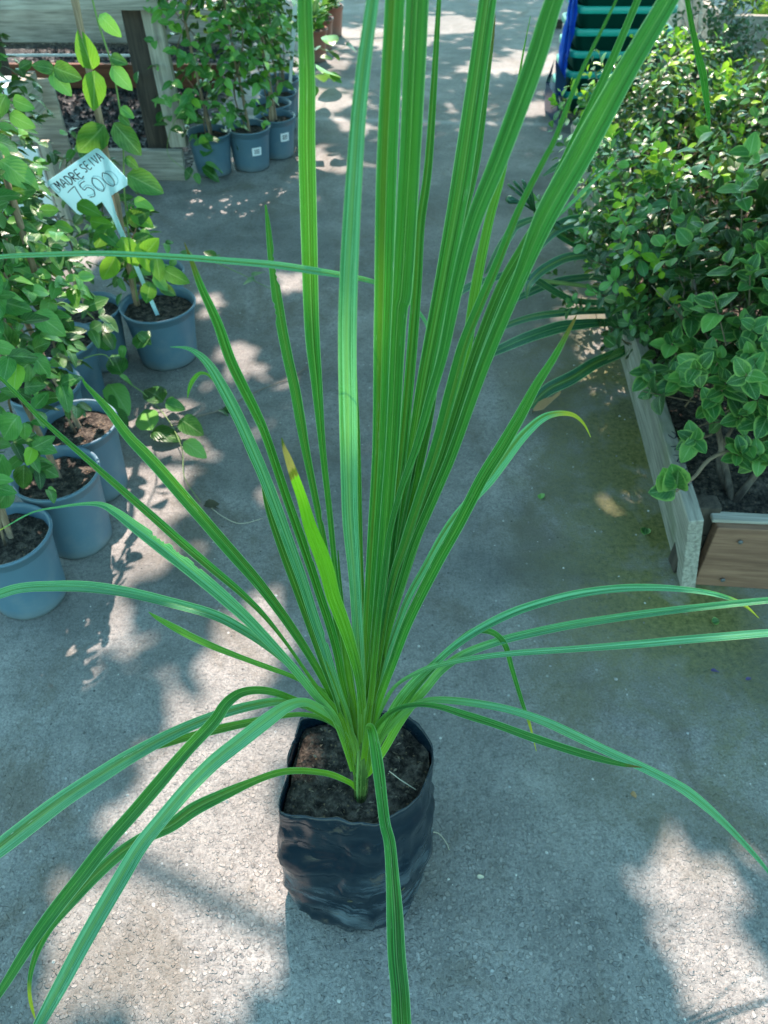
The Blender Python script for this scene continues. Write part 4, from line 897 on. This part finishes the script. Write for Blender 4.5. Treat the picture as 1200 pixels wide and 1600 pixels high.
mb = MB(); mb.tube([G(608, 1205, .352), G(625, 1218, .358), G(650, 1234, .352)], .0009, 4); mb.obj('straw', MAT['root'], bag)

YB = .572
stemb = PY(563, 1236, YB)
mb = MB(); mb.tube([stemb + Vector((0, 0, -.03)), stemb + Vector((.001, .002, .01)), PY(564, 1200, YB + .004), PY(565, 1165, YB + .008), PY(566, 1130, YB + .012)], [.010, .0115, .0115, .010, .006], 12)
mb.obj('stem', MAT['basal'], bag)

# every blade: material, tip distance Y, roll, notches, then (px, py, width px) from tip to base
BL = [
 ('blade', .66, .2, (), [(486, -330, 3), (478, -180, 18), (476, 0, 25), (480, 130, 28), (480, 250, 29), (487, 500, 26), (495, 600, 19), (504, 700, 12), (515, 800, 10), (525, 900, 10), (540, 1020, 12), (556, 1130, 13)]),
 ('blade_pale_sheen', .52, -.1, (), [(612, -230, 3), (596, -110, 14), (582, 0, 21), (566, 120, 25), (555, 250, 28), (543, 480, 32), (544, 640, 31), (547, 800, 28), (554, 900, 21), (560, 1000, 18), (565, 1100, 15)]),
 ('blade', .61, .15, (), [(634, -380, 4), (626, -200, 26), (617, 0, 34), (605, 250, 36), (598, 500, 31), (592, 700, 23), (579, 900, 18), (572, 1020, 15), (568, 1130, 14)]),
 ('blade', .64, -.25, (), [(672, -360, 4), (664, -180, 30), (652, 0, 39), (640, 250, 37), (628, 450, 35), (621, 500, 31), (611, 700, 26), (596, 900, 21), (583, 1020, 15), (571, 1130, 14)]),
 ('blade', .70, .3, (), [(692, -120, 1), (686, 0, 8), (670, 250, 14), (657, 350, 16), (651, 450, 17), (639, 600, 18), (624, 750, 16), (606, 900, 14), (588, 1030, 12), (573, 1140, 12)]),
 ('blade', .72, -.2, (), [(795, -300, 3), (780, -140, 20), (762, 0, 30), (726, 250, 34), (709, 350, 32), (681, 500, 28), (662, 600, 25), (644, 700, 19), (620, 820, 15), (598, 950, 13), (575, 1120, 12)]),
 ('blade_brown', .76, .2, (), [(774, 22, 1), (770, 60, 5), (763, 110, 9), (745, 250, 13), (722, 350, 13), (690, 500, 12), (668, 620, 12), (640, 760, 11), (606, 930, 11), (578, 1100, 11)]),
 ('blade', .60, .25, (), [(985, -300, 3), (925, -140, 22), (866, 0, 31), (834, 100, 35), (779, 250, 32), (739, 350, 27), (713, 450, 23), (693, 550, 18), (673, 620, 16), (650, 700, 13), (622, 780, 10), (602, 880, 10), (580, 1090, 10)]),
 ('blade_lime2', .74, -.1, (), [(829, 25, 1), (818, 80, 3), (806, 150, 5), (795, 210, 8), (785, 270, 12), (763, 350, 16), (743, 450, 18), (728, 550, 18), (705, 640, 16), (680, 720, 15), (650, 800, 14), (618, 930, 12), (580, 1110, 11)]),
 ('blade', .585, .35, (), [(985, -60, 1), (963, 0, 4), (905, 120, 7), (868, 215, 9), (850, 250, 10), (810, 330, 12), (777, 412, 15), (750, 475, 17), (725, 537, 19), (708, 600, 21), (684, 690, 19), (658, 770, 17), (632, 850, 15), (610, 920, 13), (588, 1050, 12), (574, 1140, 11)]),
 ('blade', .63, .1, (), [(1200, -300, 3), (1120, -140, 22), (1044, 0, 34), (985, 100, 37), (930, 200, 43), (903, 250, 43), (852, 340, 38), (812, 435, 25), (764, 550, 22), (738, 620, 19), (706, 710, 18), (681, 770, 17), (647, 850, 15), (628, 910, 14), (600, 1010, 13), (577, 1130, 12)]),
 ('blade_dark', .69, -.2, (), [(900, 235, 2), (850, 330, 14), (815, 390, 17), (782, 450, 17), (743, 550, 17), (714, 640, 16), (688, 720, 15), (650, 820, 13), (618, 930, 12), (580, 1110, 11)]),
 ('blade_brown', .60, .2, (), [(901, 492, 1), (893, 508, 6), (866, 558, 12), (838, 602, 16), (812, 650, 20), (783, 700, 22), (752, 750, 21), (715, 822, 20), (683, 880, 19), (655, 935, 18), (632, 985, 17), (612, 1040, 15), (592, 1095, 13), (577, 1150, 11)]),
 ('blade_pale_sheen_ytip', .66, -.3, (), [(923, 683, 1), (912, 662, 4), (895, 648, 7), (870, 646, 10), (845, 655, 14), (815, 683, 18), (788, 718, 19), (762, 752, 19), (735, 782, 17), (712, 808, 15), (690, 840, 14), (665, 885, 13), (640, 930, 12), (618, 985, 11), (600, 1040, 10), (582, 1120, 9)]),
 ('blade_brown', .63, .2, ((.55, 1, .2, .012),), [(288, 379, 1), (300, 410, 8), (315, 450, 13), (340, 505, 17), (360, 562, 18), (380, 605, 18), (400, 645, 17), (417, 685, 15), (447, 775, 15), (472, 845, 16), (487, 890, 15), (500, 930, 15), (515, 975, 15), (527, 1020, 14), (538, 1075, 13), (552, 1130, 12)]),
 ('blade', .71, -.2, ((.93, 1, .5, .02), (.88, -1, .4, .012), (.58, 1, .3, .01), (.52, -1, .35, .02), (.36, -1, .4, .02)), [(415, 320, 3), (419, 355, 9), (423, 395, 12), (427, 425, 14), (434, 475, 18), (440, 512, 18), (450, 562, 18), (461, 610, 18), (470, 662, 17), (479, 712, 14), (497, 800, 11), (511, 875, 10), (530, 1000, 11), (553, 1120, 12)]),
 ('blade_pale_sheen', .60, .25, ((.42, 1, .3, .012),), [(266, 542, 1), (292, 544, 6), (312, 555, 11), (328, 572, 15), (342, 595, 18), (360, 628, 20), (376, 660, 20), (395, 703, 21), (413, 745, 20), (434, 800, 20), (455, 858, 19), (474, 912, 18), (490, 962, 17), (510, 1022, 16), (530, 1085, 14), (545, 1130, 12)]),
 ('blade_lime2', .61, 0, (), [(293, 622, 1), (296, 606, 6), (303, 592, 8), (314, 583, 6), (330, 590, 4), (352, 625, 3), (400, 715, 3), (450, 850, 3), (505, 1020, 3), (542, 1125, 4)]),
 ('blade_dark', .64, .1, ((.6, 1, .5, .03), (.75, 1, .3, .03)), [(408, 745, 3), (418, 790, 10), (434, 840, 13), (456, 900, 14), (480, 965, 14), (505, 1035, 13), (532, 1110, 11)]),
 ('blade_lime', .50, -.2, (), [(440, 684, 2), (444, 700, 7), (450, 716, 12), (460, 745, 16), (472, 780, 18), (485, 825, 23), (500, 862, 26), (511, 895, 26), (520, 930, 25), (533, 965, 23), (547, 1005, 20), (559, 1050, 16), (566, 1100, 14), (567, 1150, 13)]),
 ('blade', .72, .15, (), [(129, 590, 1), (135, 602, 6), (167, 637, 13), (200, 681, 17), (228, 710, 20), (255, 739, 21), (292, 782, 21), (325, 820, 21), (360, 860, 21), (400, 906, 19), (432, 947, 17), (462, 990, 15), (492, 1038, 13), (518, 1085, 12), (540, 1130, 11)]),
 ('blade', .70, -.2, (), [(-90, 505, 1), (-40, 556, 5), (0, 590, 6), (33, 622, 7), (67, 657, 8), (133, 715, 10), (173, 750, 12), (237, 806, 14), (282, 846, 15), (330, 887, 14), (375, 925, 12), (412, 961, 9), (445, 1002, 6), (475, 1045, 6), (500, 1080, 7), (535, 1125, 9)]),
 ('blade_pale_sheen_ytip', .70, .2, ((.62, 1, .45, .015), (.585, 1, .35, .012), (.55, 1, .25, .006)), [(-40, 848, 1), (0, 828, 2), (50, 801, 3), (100, 791, 4), (135, 787, 6), (160, 789, 10), (182, 801, 15), (213, 824, 20), (246, 848, 24), (282, 876, 24), (317, 905, 23), (350, 933, 22), (385, 965, 19), (412, 993, 17), (440, 1023, 15), (465, 1051, 14), (492, 1085, 13), (525, 1125, 12)]),
 ('blade_pale_sheen', .75, -.3, (), [(-120, 985, 1), (-60, 950, 10), (0, 928, 16), (33, 919, 17), (77, 916, 18), (133, 917, 19), (200, 926, 18), (267, 942, 17), (333, 961, 17), (375, 982, 16), (412, 1006, 14), (450, 1037, 12), (482, 1070, 11), (520, 1115, 11), (545, 1150, 11)]),
 ('blade_lime2', .66, .3, (), [(232, 956, 1), (245, 965, 7), (275, 982, 12), (300, 995, 12), (340, 1013, 11), (387, 1031, 9), (425, 1045, 9), (450, 1054, 8), (475, 1065, 9), (507, 1083, 12), (530, 1106, 14), (546, 1132, 15), (556, 1160, 14)]),
]
ARCH = [  # (px, py, Y, width): leaves that arch over towards the camera or out to the sides
 ('blade', .2, [(-75, 1640, .24, 2), (-35, 1595, .27, 9), (0, 1550, .30, 14), (42, 1483, .34, 19), (83, 1425, .38, 23), (125, 1371, .41, 24), (167, 1317, .445, 24), (208, 1270, .475, 24), (250, 1221, .50, 24), (292, 1172, .53, 22), (333, 1128, .555, 21), (354, 1098, .57, 19), (380, 1081, .585, 15), (417, 1079, .59, 13), (458, 1092, .588, 11), (500, 1113, .583, 11), (540, 1145, .577, 11), (556, 1180, .573, 11)]),
 ('blade_pale_sheen', -.2, [(-120, 1420, .42, 2), (-70, 1380, .45, 18), (0, 1325, .485, 30), (42, 1292, .505, 31), (104, 1246, .53, 29), (167, 1205, .555, 27), (208, 1180, .565, 25), (267, 1148, .585, 21), (317, 1126, .595, 18), (354, 1113, .60, 17), (396, 1102, .605, 16), (440, 1096, .60, 13), (480, 1104, .595, 12), (520, 1127, .588, 11), (550, 1160, .58, 11)]),
 ('blade_lime2', .1, [(225, 1174, .585, 1), (258, 1163, .59, 10), (292, 1152, .597, 13), (342, 1139, .603, 15), (387, 1129, .61, 13), (437, 1119, .612, 9), (480, 1117, .605, 8), (520, 1130, .595, 9), (550, 1165, .582, 10)]),
 ('blade_pale_sheen', .15, [(5, 1700, .20, 2), (45, 1630, .24, 15), (71, 1583, .272, 22), (96, 1537, .30, 26), (125, 1483, .335, 27), (158, 1425, .375, 28), (187, 1375, .41, 28), (217, 1325, .445, 26), (250, 1283, .47, 25), (292, 1233, .50, 25), (333, 1192, .525, 26), (375, 1158, .545, 26), (417, 1125, .56, 25), (450, 1103, .57, 19), (477, 1097, .575, 14), (502, 1108, .576, 13), (527, 1125, .575, 12), (550, 1150, .573, 12), (560, 1190, .571, 12)]),
 ('blade_ytip', -.15, [(56, 1594, .325, 1), (50, 1575, .335, 5), (46, 1550, .35, 6), (48, 1521, .37, 8), (58, 1487, .39, 11), (75, 1452, .41, 16), (104, 1417, .43, 19), (146, 1371, .465, 21), (187, 1334, .49, 21), (225, 1309, .505, 21), (267, 1290, .515, 22), (304, 1264, .53, 24), (346, 1243, .545, 20), (396, 1221, .56, 13), (432, 1208, .568, 12), (462, 1204, .57, 11), (495, 1206, .57, 10), (520, 1211, .569, 10), (547, 1223, .568, 9), (560, 1232, .57, 9)]),
 ('blade_pale_sheen_ytip', .2, [(1186, 966, .80, 1), (1165, 947, .80, 5), (1140, 935, .80, 7), (1100, 925, .79, 9), (1040, 919, .78, 11), (975, 919, .76, 13), (910, 927, .74, 14), (850, 941, .715, 14), (800, 958, .69, 15), (750, 983, .665, 14), (710, 1010, .64, 13), (675, 1041, .62, 12), (650, 1063, .608, 14), (625, 1092, .595, 14), (605, 1125, .585, 13), (585, 1165, .577, 12)]),
 ('blade_pale_sheen', -.2, [(1370, 932, .82, 1), (1290, 931, .81, 8), (1200, 938, .79, 11), (1100, 948, .77, 12), (1000, 960, .745, 13), (900, 975, .715, 14), (825, 990, .69, 14), (775, 1003, .67, 14), (725, 1022, .645, 14), (690, 1046, .625, 14), (665, 1075, .61, 15), (640, 1105, .598, 15), (620, 1135, .588, 14), (600, 1170, .577, 13), (578, 1205, .572, 10)]),
 ('blade_pale_sheen', .2, [(1380, 980, .79, 1), (1290, 983, .775, 9), (1200, 989, .755, 13), (1100, 997, .735, 14), (1000, 1006, .71, 13), (900, 1014, .685, 11), (800, 1021, .66, 10), (725, 1031, .635, 9), (675, 1042, .615, 9), (640, 1057, .603, 7), (618, 1072, .595, 6), (605, 1090, .588, 7), (590, 1120, .58, 8), (575, 1160, .574, 9)]),
 ('blade_ytip', 0, [(838, 1174, .60, 1), (827, 1130, .63, 5), (815, 1095, .645, 7), (800, 1045, .66, 8), (790, 1010, .67, 10), (776, 992, .675, 10), (758, 985, .672, 11), (738, 987, .665, 11), (712, 1006, .65, 10), (685, 1034, .63, 10), (650, 1075, .607, 10), (610, 1130, .586, 10), (582, 1180, .575, 10)]),
 ('blade_pale_sheen', -.15, [(1228, 1402, .43, 1), (1195, 1355, .47, 6), (1160, 1315, .495, 10), (1120, 1275, .52, 13), (1080, 1241, .54, 17), (1050, 1222, .55, 16), (1000, 1197, .565, 15), (950, 1174, .58, 15), (900, 1150, .592, 16), (850, 1127, .60, 15), (800, 1110, .605, 13), (750, 1100, .605, 13), (700, 1094, .602, 12), (665, 1095, .597, 10), (638, 1108, .59, 10), (615, 1130, .583, 10), (592, 1158, .577, 10), (575, 1195, .572, 10)]),
 ('blade_brown', .2, [(1003, 1199, .53, 1), (970, 1194, .54, 8), (925, 1182, .55, 13), (875, 1167, .56, 14), (825, 1150, .57, 14), (775, 1132, .577, 13), (725, 1116, .582, 13), (685, 1104, .583, 10), (650, 1101, .582, 8), (620, 1108, .578, 8), (598, 1124, .574, 9), (580, 1155, .57, 9)]),
 ('blade', .05, [(645, 1790, .13, 2), (636, 1700, .17, 24), (628, 1600, .235, 33), (625, 1550, .27, 32), (620, 1497, .305, 31), (617, 1427, .35, 29), (613, 1367, .385, 23), (609, 1317, .415, 20), (602, 1288, .435, 19), (597, 1250, .46, 19), (591, 1200, .49, 20), (586, 1166, .512, 18), (581, 1142, .53, 15), (577, 1136, .545, 12), (573, 1150, .558, 11), (569, 1185, .568, 12)]),
 ('blade_pale_sheen', .1, [(-140, 415, .66, 1), (-60, 407, .655, 4), (0, 401, .65, 7), (60, 398, .645, 8), (160, 396, .64, 9), (270, 401, .63, 10), (350, 407, .62, 11), (430, 414, .61, 12), (490, 423, .605, 12), (540, 431, .61, 10), (582, 440, .64, 8), (620, 456, .675, 7), (652, 485, .69, 6), (668, 510, .685, 6), (676, 540, .68, 7), (672, 600, .68, 9), (655, 720, .67, 11), (625, 880, .64, 11), (580, 1110, .585, 11)]),
 ('blade', .1, [(1109, 205, .92, 1), (1107, 180, .92, 6), (1103, 150, .91, 10), (1099, 120, .90, 12), (1092, 90, .89, 11), (1083, 50, .87, 9), (1074, 0, .84, 8), (1066, -60, .81, 8), (1050, -110, .78, 9), (1028, -90, .75, 11), (1000, -10, .73, 12), (940, 130, .72, 14), (860, 300, .71, 14), (760, 540, .69, 13), (680, 760, .66, 12), (600, 1010, .61, 11), (577, 1130, .585, 11)]),
 ('blade_pale_sheen', 0, [(968, 243, .60, 1), (930, 281, .605, 5), (900, 310, .61, 6), (872, 338, .615, 4), (846, 365, .62, 2), (822, 393, .64, 2), (800, 440, .66, 3), (740, 580, .665, 3), (640, 850, .65, 3), (580, 1100, .59, 4)]),
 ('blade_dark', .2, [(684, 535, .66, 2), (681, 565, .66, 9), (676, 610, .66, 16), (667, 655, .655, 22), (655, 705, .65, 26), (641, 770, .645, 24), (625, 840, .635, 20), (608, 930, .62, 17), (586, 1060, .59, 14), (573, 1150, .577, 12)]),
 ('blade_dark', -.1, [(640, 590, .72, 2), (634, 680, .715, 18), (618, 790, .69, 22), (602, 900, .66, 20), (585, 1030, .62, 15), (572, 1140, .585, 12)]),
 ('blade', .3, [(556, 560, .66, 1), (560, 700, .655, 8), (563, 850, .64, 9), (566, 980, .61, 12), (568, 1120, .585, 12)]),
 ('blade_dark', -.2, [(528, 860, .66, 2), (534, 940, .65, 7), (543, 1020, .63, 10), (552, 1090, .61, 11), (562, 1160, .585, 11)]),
]
MAT['blade_lime2'] = m_blade('blade_yellow_green', dark=(.03, .14, .015), lite=(.15, .36, .035))
MAT['blade_pale_sheen_ytip'] = m_blade('blade_pale_sheen_yellow_tip', dark=(.03, .19, .08), lite=(.19, .54, .28), tip=(.42, .40, .04), tip_at=.93)  # painted sky sheen as on the pale blades, plus a yellow tip
for mt, Yt, roll, notch, pts in BL:
    n = len(pts); pts = pts[::-1]
    y0, y1 = pts[0][1], pts[-1][1]; jit = rng.uniform(-.006, .006)
    d = [0.0]
    for i in range(1, n): d.append(d[-1] + math.hypot(pts[i][0] - pts[i-1][0], pts[i][1] - pts[i-1][1]))
    P = [(564 + (pts[0][0] - 564) * .3, 1205 + jit * 600, YB, 11)] + [(x, y, YB + .004 + (Yt - YB) * (d[i] / d[-1]) ** .8 + jit, wd) for i, (x, y, wd) in enumerate(pts)]
    blade(bag, P, mt, roll, rng.uniform(.14, .26), 'leaf_blade', notch)
for mt, roll, pts in ARCH:
    pts = pts[::-1]; P = [(564 + (pts[0][0] - 564) * .3, 1212, YB, 9)] + pts
    blade(bag, P, mt, roll, rng.uniform(.13, .22))

# ------------------------------------------------------------------ litter on the concrete
def litter_leaf(name, px, py, L, ang, mat, label, cat, curl=.3, wd=.55, z=.004):
    me = leaf_mesh(name, MAT[mat], wd, False, curl, .5, .05); p = G(px, py, z); d = Vector((math.cos(ang), math.sin(ang), .12))
    o = link(name, me, None, basis(p, d, Vector((0, 0, 1)) + rv(.15), L)); return tag(o, label, cat)
litter_leaf('dead_leaf', 832, 644, .10, .3, 'dead', 'curled brown dead leaf beside the strap leaves', 'leaf', -.5, .38, .012)
litter_leaf('fallen_leaf', 1007, 836, .032, 1.2, 'hib', 'round pale green fallen leaf near the planter foot', 'leaf', .1, .9)
litter_leaf('fallen_leaf', 846, 780, .026, 1.4, 'vine', 'small green fallen leaf in the middle of the mossy path', 'leaf', .1, .8)
litter_leaf('fallen_leaf', 345, 640, .05, -.6, 'vine', 'crinkled green leaf lying by the grey twig', 'leaf', .4, .8)
litter_leaf('dead_leaf', 985, 1240, .016, -.4, 'dead', 'tiny russet leaf scrap right of the black bag', 'leaf', .6, .8)
litter_leaf('dead_leaf', 318, 790, .06, .1, 'deaddark', 'withered dark leaf at the end of the trailing shoot', 'leaf', .6, .5, .008)
litter_leaf('petal', 1110, 1048, .02, -.1, 'petal', 'purple petal lying nearest the lower right leaves', 'petal', .2, .5)
litter_leaf('petal', 1165, 1062, .016, .3, 'petal', 'small purple petal close to the right picture edge', 'petal', .2, .5)
litter_leaf('fallen_leaf', 1112, 972, .022, .2, 'hib', 'little grey-green fallen leaf in front of the planter end board', 'leaf', .2, .9)
litter_leaf('dead_leaf', 745, 1370, .015, .0, 'root', 'tiny pale husk on the concrete right of the bag', 'husk', .5, .5)
def wire(name, pts, r, mat, label, cat):
    P = [Vector(q) for q in catmull([tuple(G(x, y, z)) for x, y, z in pts], 5)]; mb = MB(); mb.tube(P, [r * (1 - .4 * i / len(P)) for i in range(len(P))], 5); return tag(mb.obj(name, MAT[mat]), label, cat)
wire('twig', [(262, 666, .004), (300, 652, .012), (345, 640, .006), (400, 612, .004), (450, 592, .006), (482, 572, .004)], .003, 'twig', 'thin grey twig lying on the concrete left of the tall leaves', 'twig')
wire('root_thread', [(670, 1300, .003), (685, 1302, .004), (697, 1316, .003), (702, 1328, .002)], .0013, 'root', 'pale root thread on the concrete beside the bag', 'root')
wire('straw', [(322, 786, .006), (345, 805, .004), (375, 818, .003), (410, 810, .003)], .0012, 'root', 'thin pale straw curving away from the withered dark leaf', 'straw')
wire('dry_stem', [(288, 828, .002), (287, 812, .012), (294, 805, .016), (298, 808, .01)], .0012, 'twig', 'tiny hooked dry stem on the concrete left of the tall leaves', 'stem')

# ------------------------------------------------------------------ the trees whose shade falls across the path (above the frame)
def lit(px, py, z=0.0): return G(px, py, z)
OPEN = [(lit(x, y), r) for x, y, r in (
    (330, 1090, .15), (400, 1010, .14), (300, 1230, .18), (250, 1400, .19), (380, 1330, .17), (330, 1540, .17), (430, 1180, .11), (120, 1560, .10), (440, 960, .10), (60, 1450, .06), (150, 1340, .06), (200, 1000, .05),
    (260, 760, .08), (320, 720, .07), (210, 840, .08), (290, 870, .11), (330, 480, .13), (370, 560, .15), (440, 600, .11), (440, 440, .15), (400, 680, .09), (420, 770, .07), (200, 720, .05),
    (210, 1180, .06), (110, 1480, .07), (180, 900, .06), (440, 1340, .12), (430, 1500, .13), (620, 60, .35), (700, 40, .35), (760, 110, .2), (560, 200, .15),
    (490, 250, .22), (500, 160, .25), (500, 100, .25), (540, 60, .3), (830, 100, .3), (840, 170, .16),
    (1110, 1480, .14), (1140, 1400, .12), (1085, 1340, .09), (1150, 1560, .14), (1040, 1270, .05), (960, 780, .07), (975, 850, .05), (930, 720, .05), (1010, 880, .05), (1030, 1080, .05), (1120, 1120, .03), (990, 930, .06),
    (950, 620, .11), (920, 560, .09), (960, 700, .05),)]
OPEN += [(Vector(p), r) for p, r in (((1.0, 2.4, .6), .34), ((1.0, 2.9, .6), .46), ((1.2, 3.5, .6), .46), ((1.6, 3.0, .6), .45), ((1.5, 3.8, .6), .45), ((1.9, 3.5, .6), .4), ((1.5, 2.4, .7), .3), ((2.5, 5.9, .6), .7), ((1.05, 1.75, .7), .14), ((1.3, 1.9, .7), .16), ((.95, 1.55, .6), .07), ((.85, 2.1, .5), .12),
    ((-1.5, 3.4, .5), .3), ((-.8, 4.4, .9), .25), ((-1.0, 4.2, .7), .18))]
OPEN += [(PY(140, 120, YD), .24), (PY(150, 260, YD), .2), (PY(60, 200, 2.0), .26), (PY(30, 420, 1.7), .24), (PY(40, 580, 1.45), .14), (PY(220, 400, YD), .14), (PY(100, 350, 2.2), .2), (PY(470, 800, .5), .10), (PY(230, 720, .7), .12), (PY(545, 300, .55), .05), (PY(820, 130, .62), .06), (PY(620, 100, .62), .03)]
trng = random.Random(11)
def shaded(p):  # crown leaves left out along these sun lines to shape the dapples
    for q, r in OPEN:
        d = p - q; k = d - S * d.dot(S)
        if k.length < r * (1.0 + .35 * noise.noise(p * 2.7)): return False
    return True
CANOPY_V = [(0, 0, 0), (-.34, .35, .03), (-.3, .7, -.02), (0, 1, -.1), (.3, .7, -.02), (.34, .35, .03)]
def shade_tree(label, foot, crown, rx, ry, rz, n):
    t = thing('shade_tree', Vector(foot), label, 'tree', 'shade trees above the path'); foot, crown = Vector(foot), Vector(crown)
    mb = MB(); mb.tube([Vector(q) for q in catmull([tuple(foot), (foot.x * .98 + crown.x * .02, foot.y, crown.z * .45), tuple(foot.lerp(crown, .35) + Vector((0, 0, crown.z * .4)))], 6)], [.2 - .009 * i for i in range(13)], 12); mb.obj('trunk', MAT['bark'], t)
    k0 = foot.lerp(crown, .35) + Vector((0, 0, crown.z * .4)); mb = MB()
    for i in range(12):
        a = i * 2.4; q = crown + Vector((math.cos(a) * rx * .75, math.sin(a) * ry * .75, trng.uniform(-.3, .5) * rz)); m_ = k0.lerp(q, .5) + Vector((0, 0, .3))
        mb.tube([Vector(p) for p in catmull([tuple(k0), tuple(m_), tuple(q)], 5)], [.045 - .0037 * j for j in range(11)], 6)
    mb.obj('limb', MAT['bark'], t)
    V = []; F = []
    for i in range(n):
        while True:
            d = Vector((trng.uniform(-1, 1), trng.uniform(-1, 1), trng.uniform(-1, 1)))
            if d.length < 1: break
        p = crown + Vector((d.x * rx, d.y * ry, d.z * rz))
        if not shaded(p) or noise.noise(p * 1.6) < -.6: continue
        M = basis(p, Vector((trng.gauss(0, 1), trng.gauss(0, 1), trng.gauss(-.3, .5))), Vector((trng.gauss(0, .5), trng.gauss(0, .5), 1)), trng.uniform(.09, .155))
        b = len(V); V += [M @ Vector(q) for q in CANOPY_V]; F += [(b, b+1, b+2, b+3), (b, b+3, b+4, b+5)]
    kind(mk('crown', V, F, MAT['canopy'], t, [(.5, 0), (0, .35), (0, .7), (.5, 1), (1, .7), (1, .35)] * (len(V) // 6), False), 'stuff')
shade_tree('tall shade tree rooted to the right beyond the planter, crown above the picture', (4.6, 4.8, 0), (1.7, 4.5, 4.3), 3.4, 3.6, .8, 30000)
shade_tree('tall shade tree rooted to the left beyond the vines, crown above the picture', (-4.6, 4.6, 0), (-1.5, 4.9, 4.5), 3.2, 3.6, .8, 28000)
shade_tree('tall shade tree rooted far right past the crates, crown above the far path', (5.2, 10.5, 0), (.6, 10.2, 4.4), 3.4, 3.0, .9, 16000)

# post filling the planter's near corner
plank('corner_post', path(-.012, .065), path(-.012, .065, .235), (1, 0, 0), .06, .05, 'darkpost', pl)
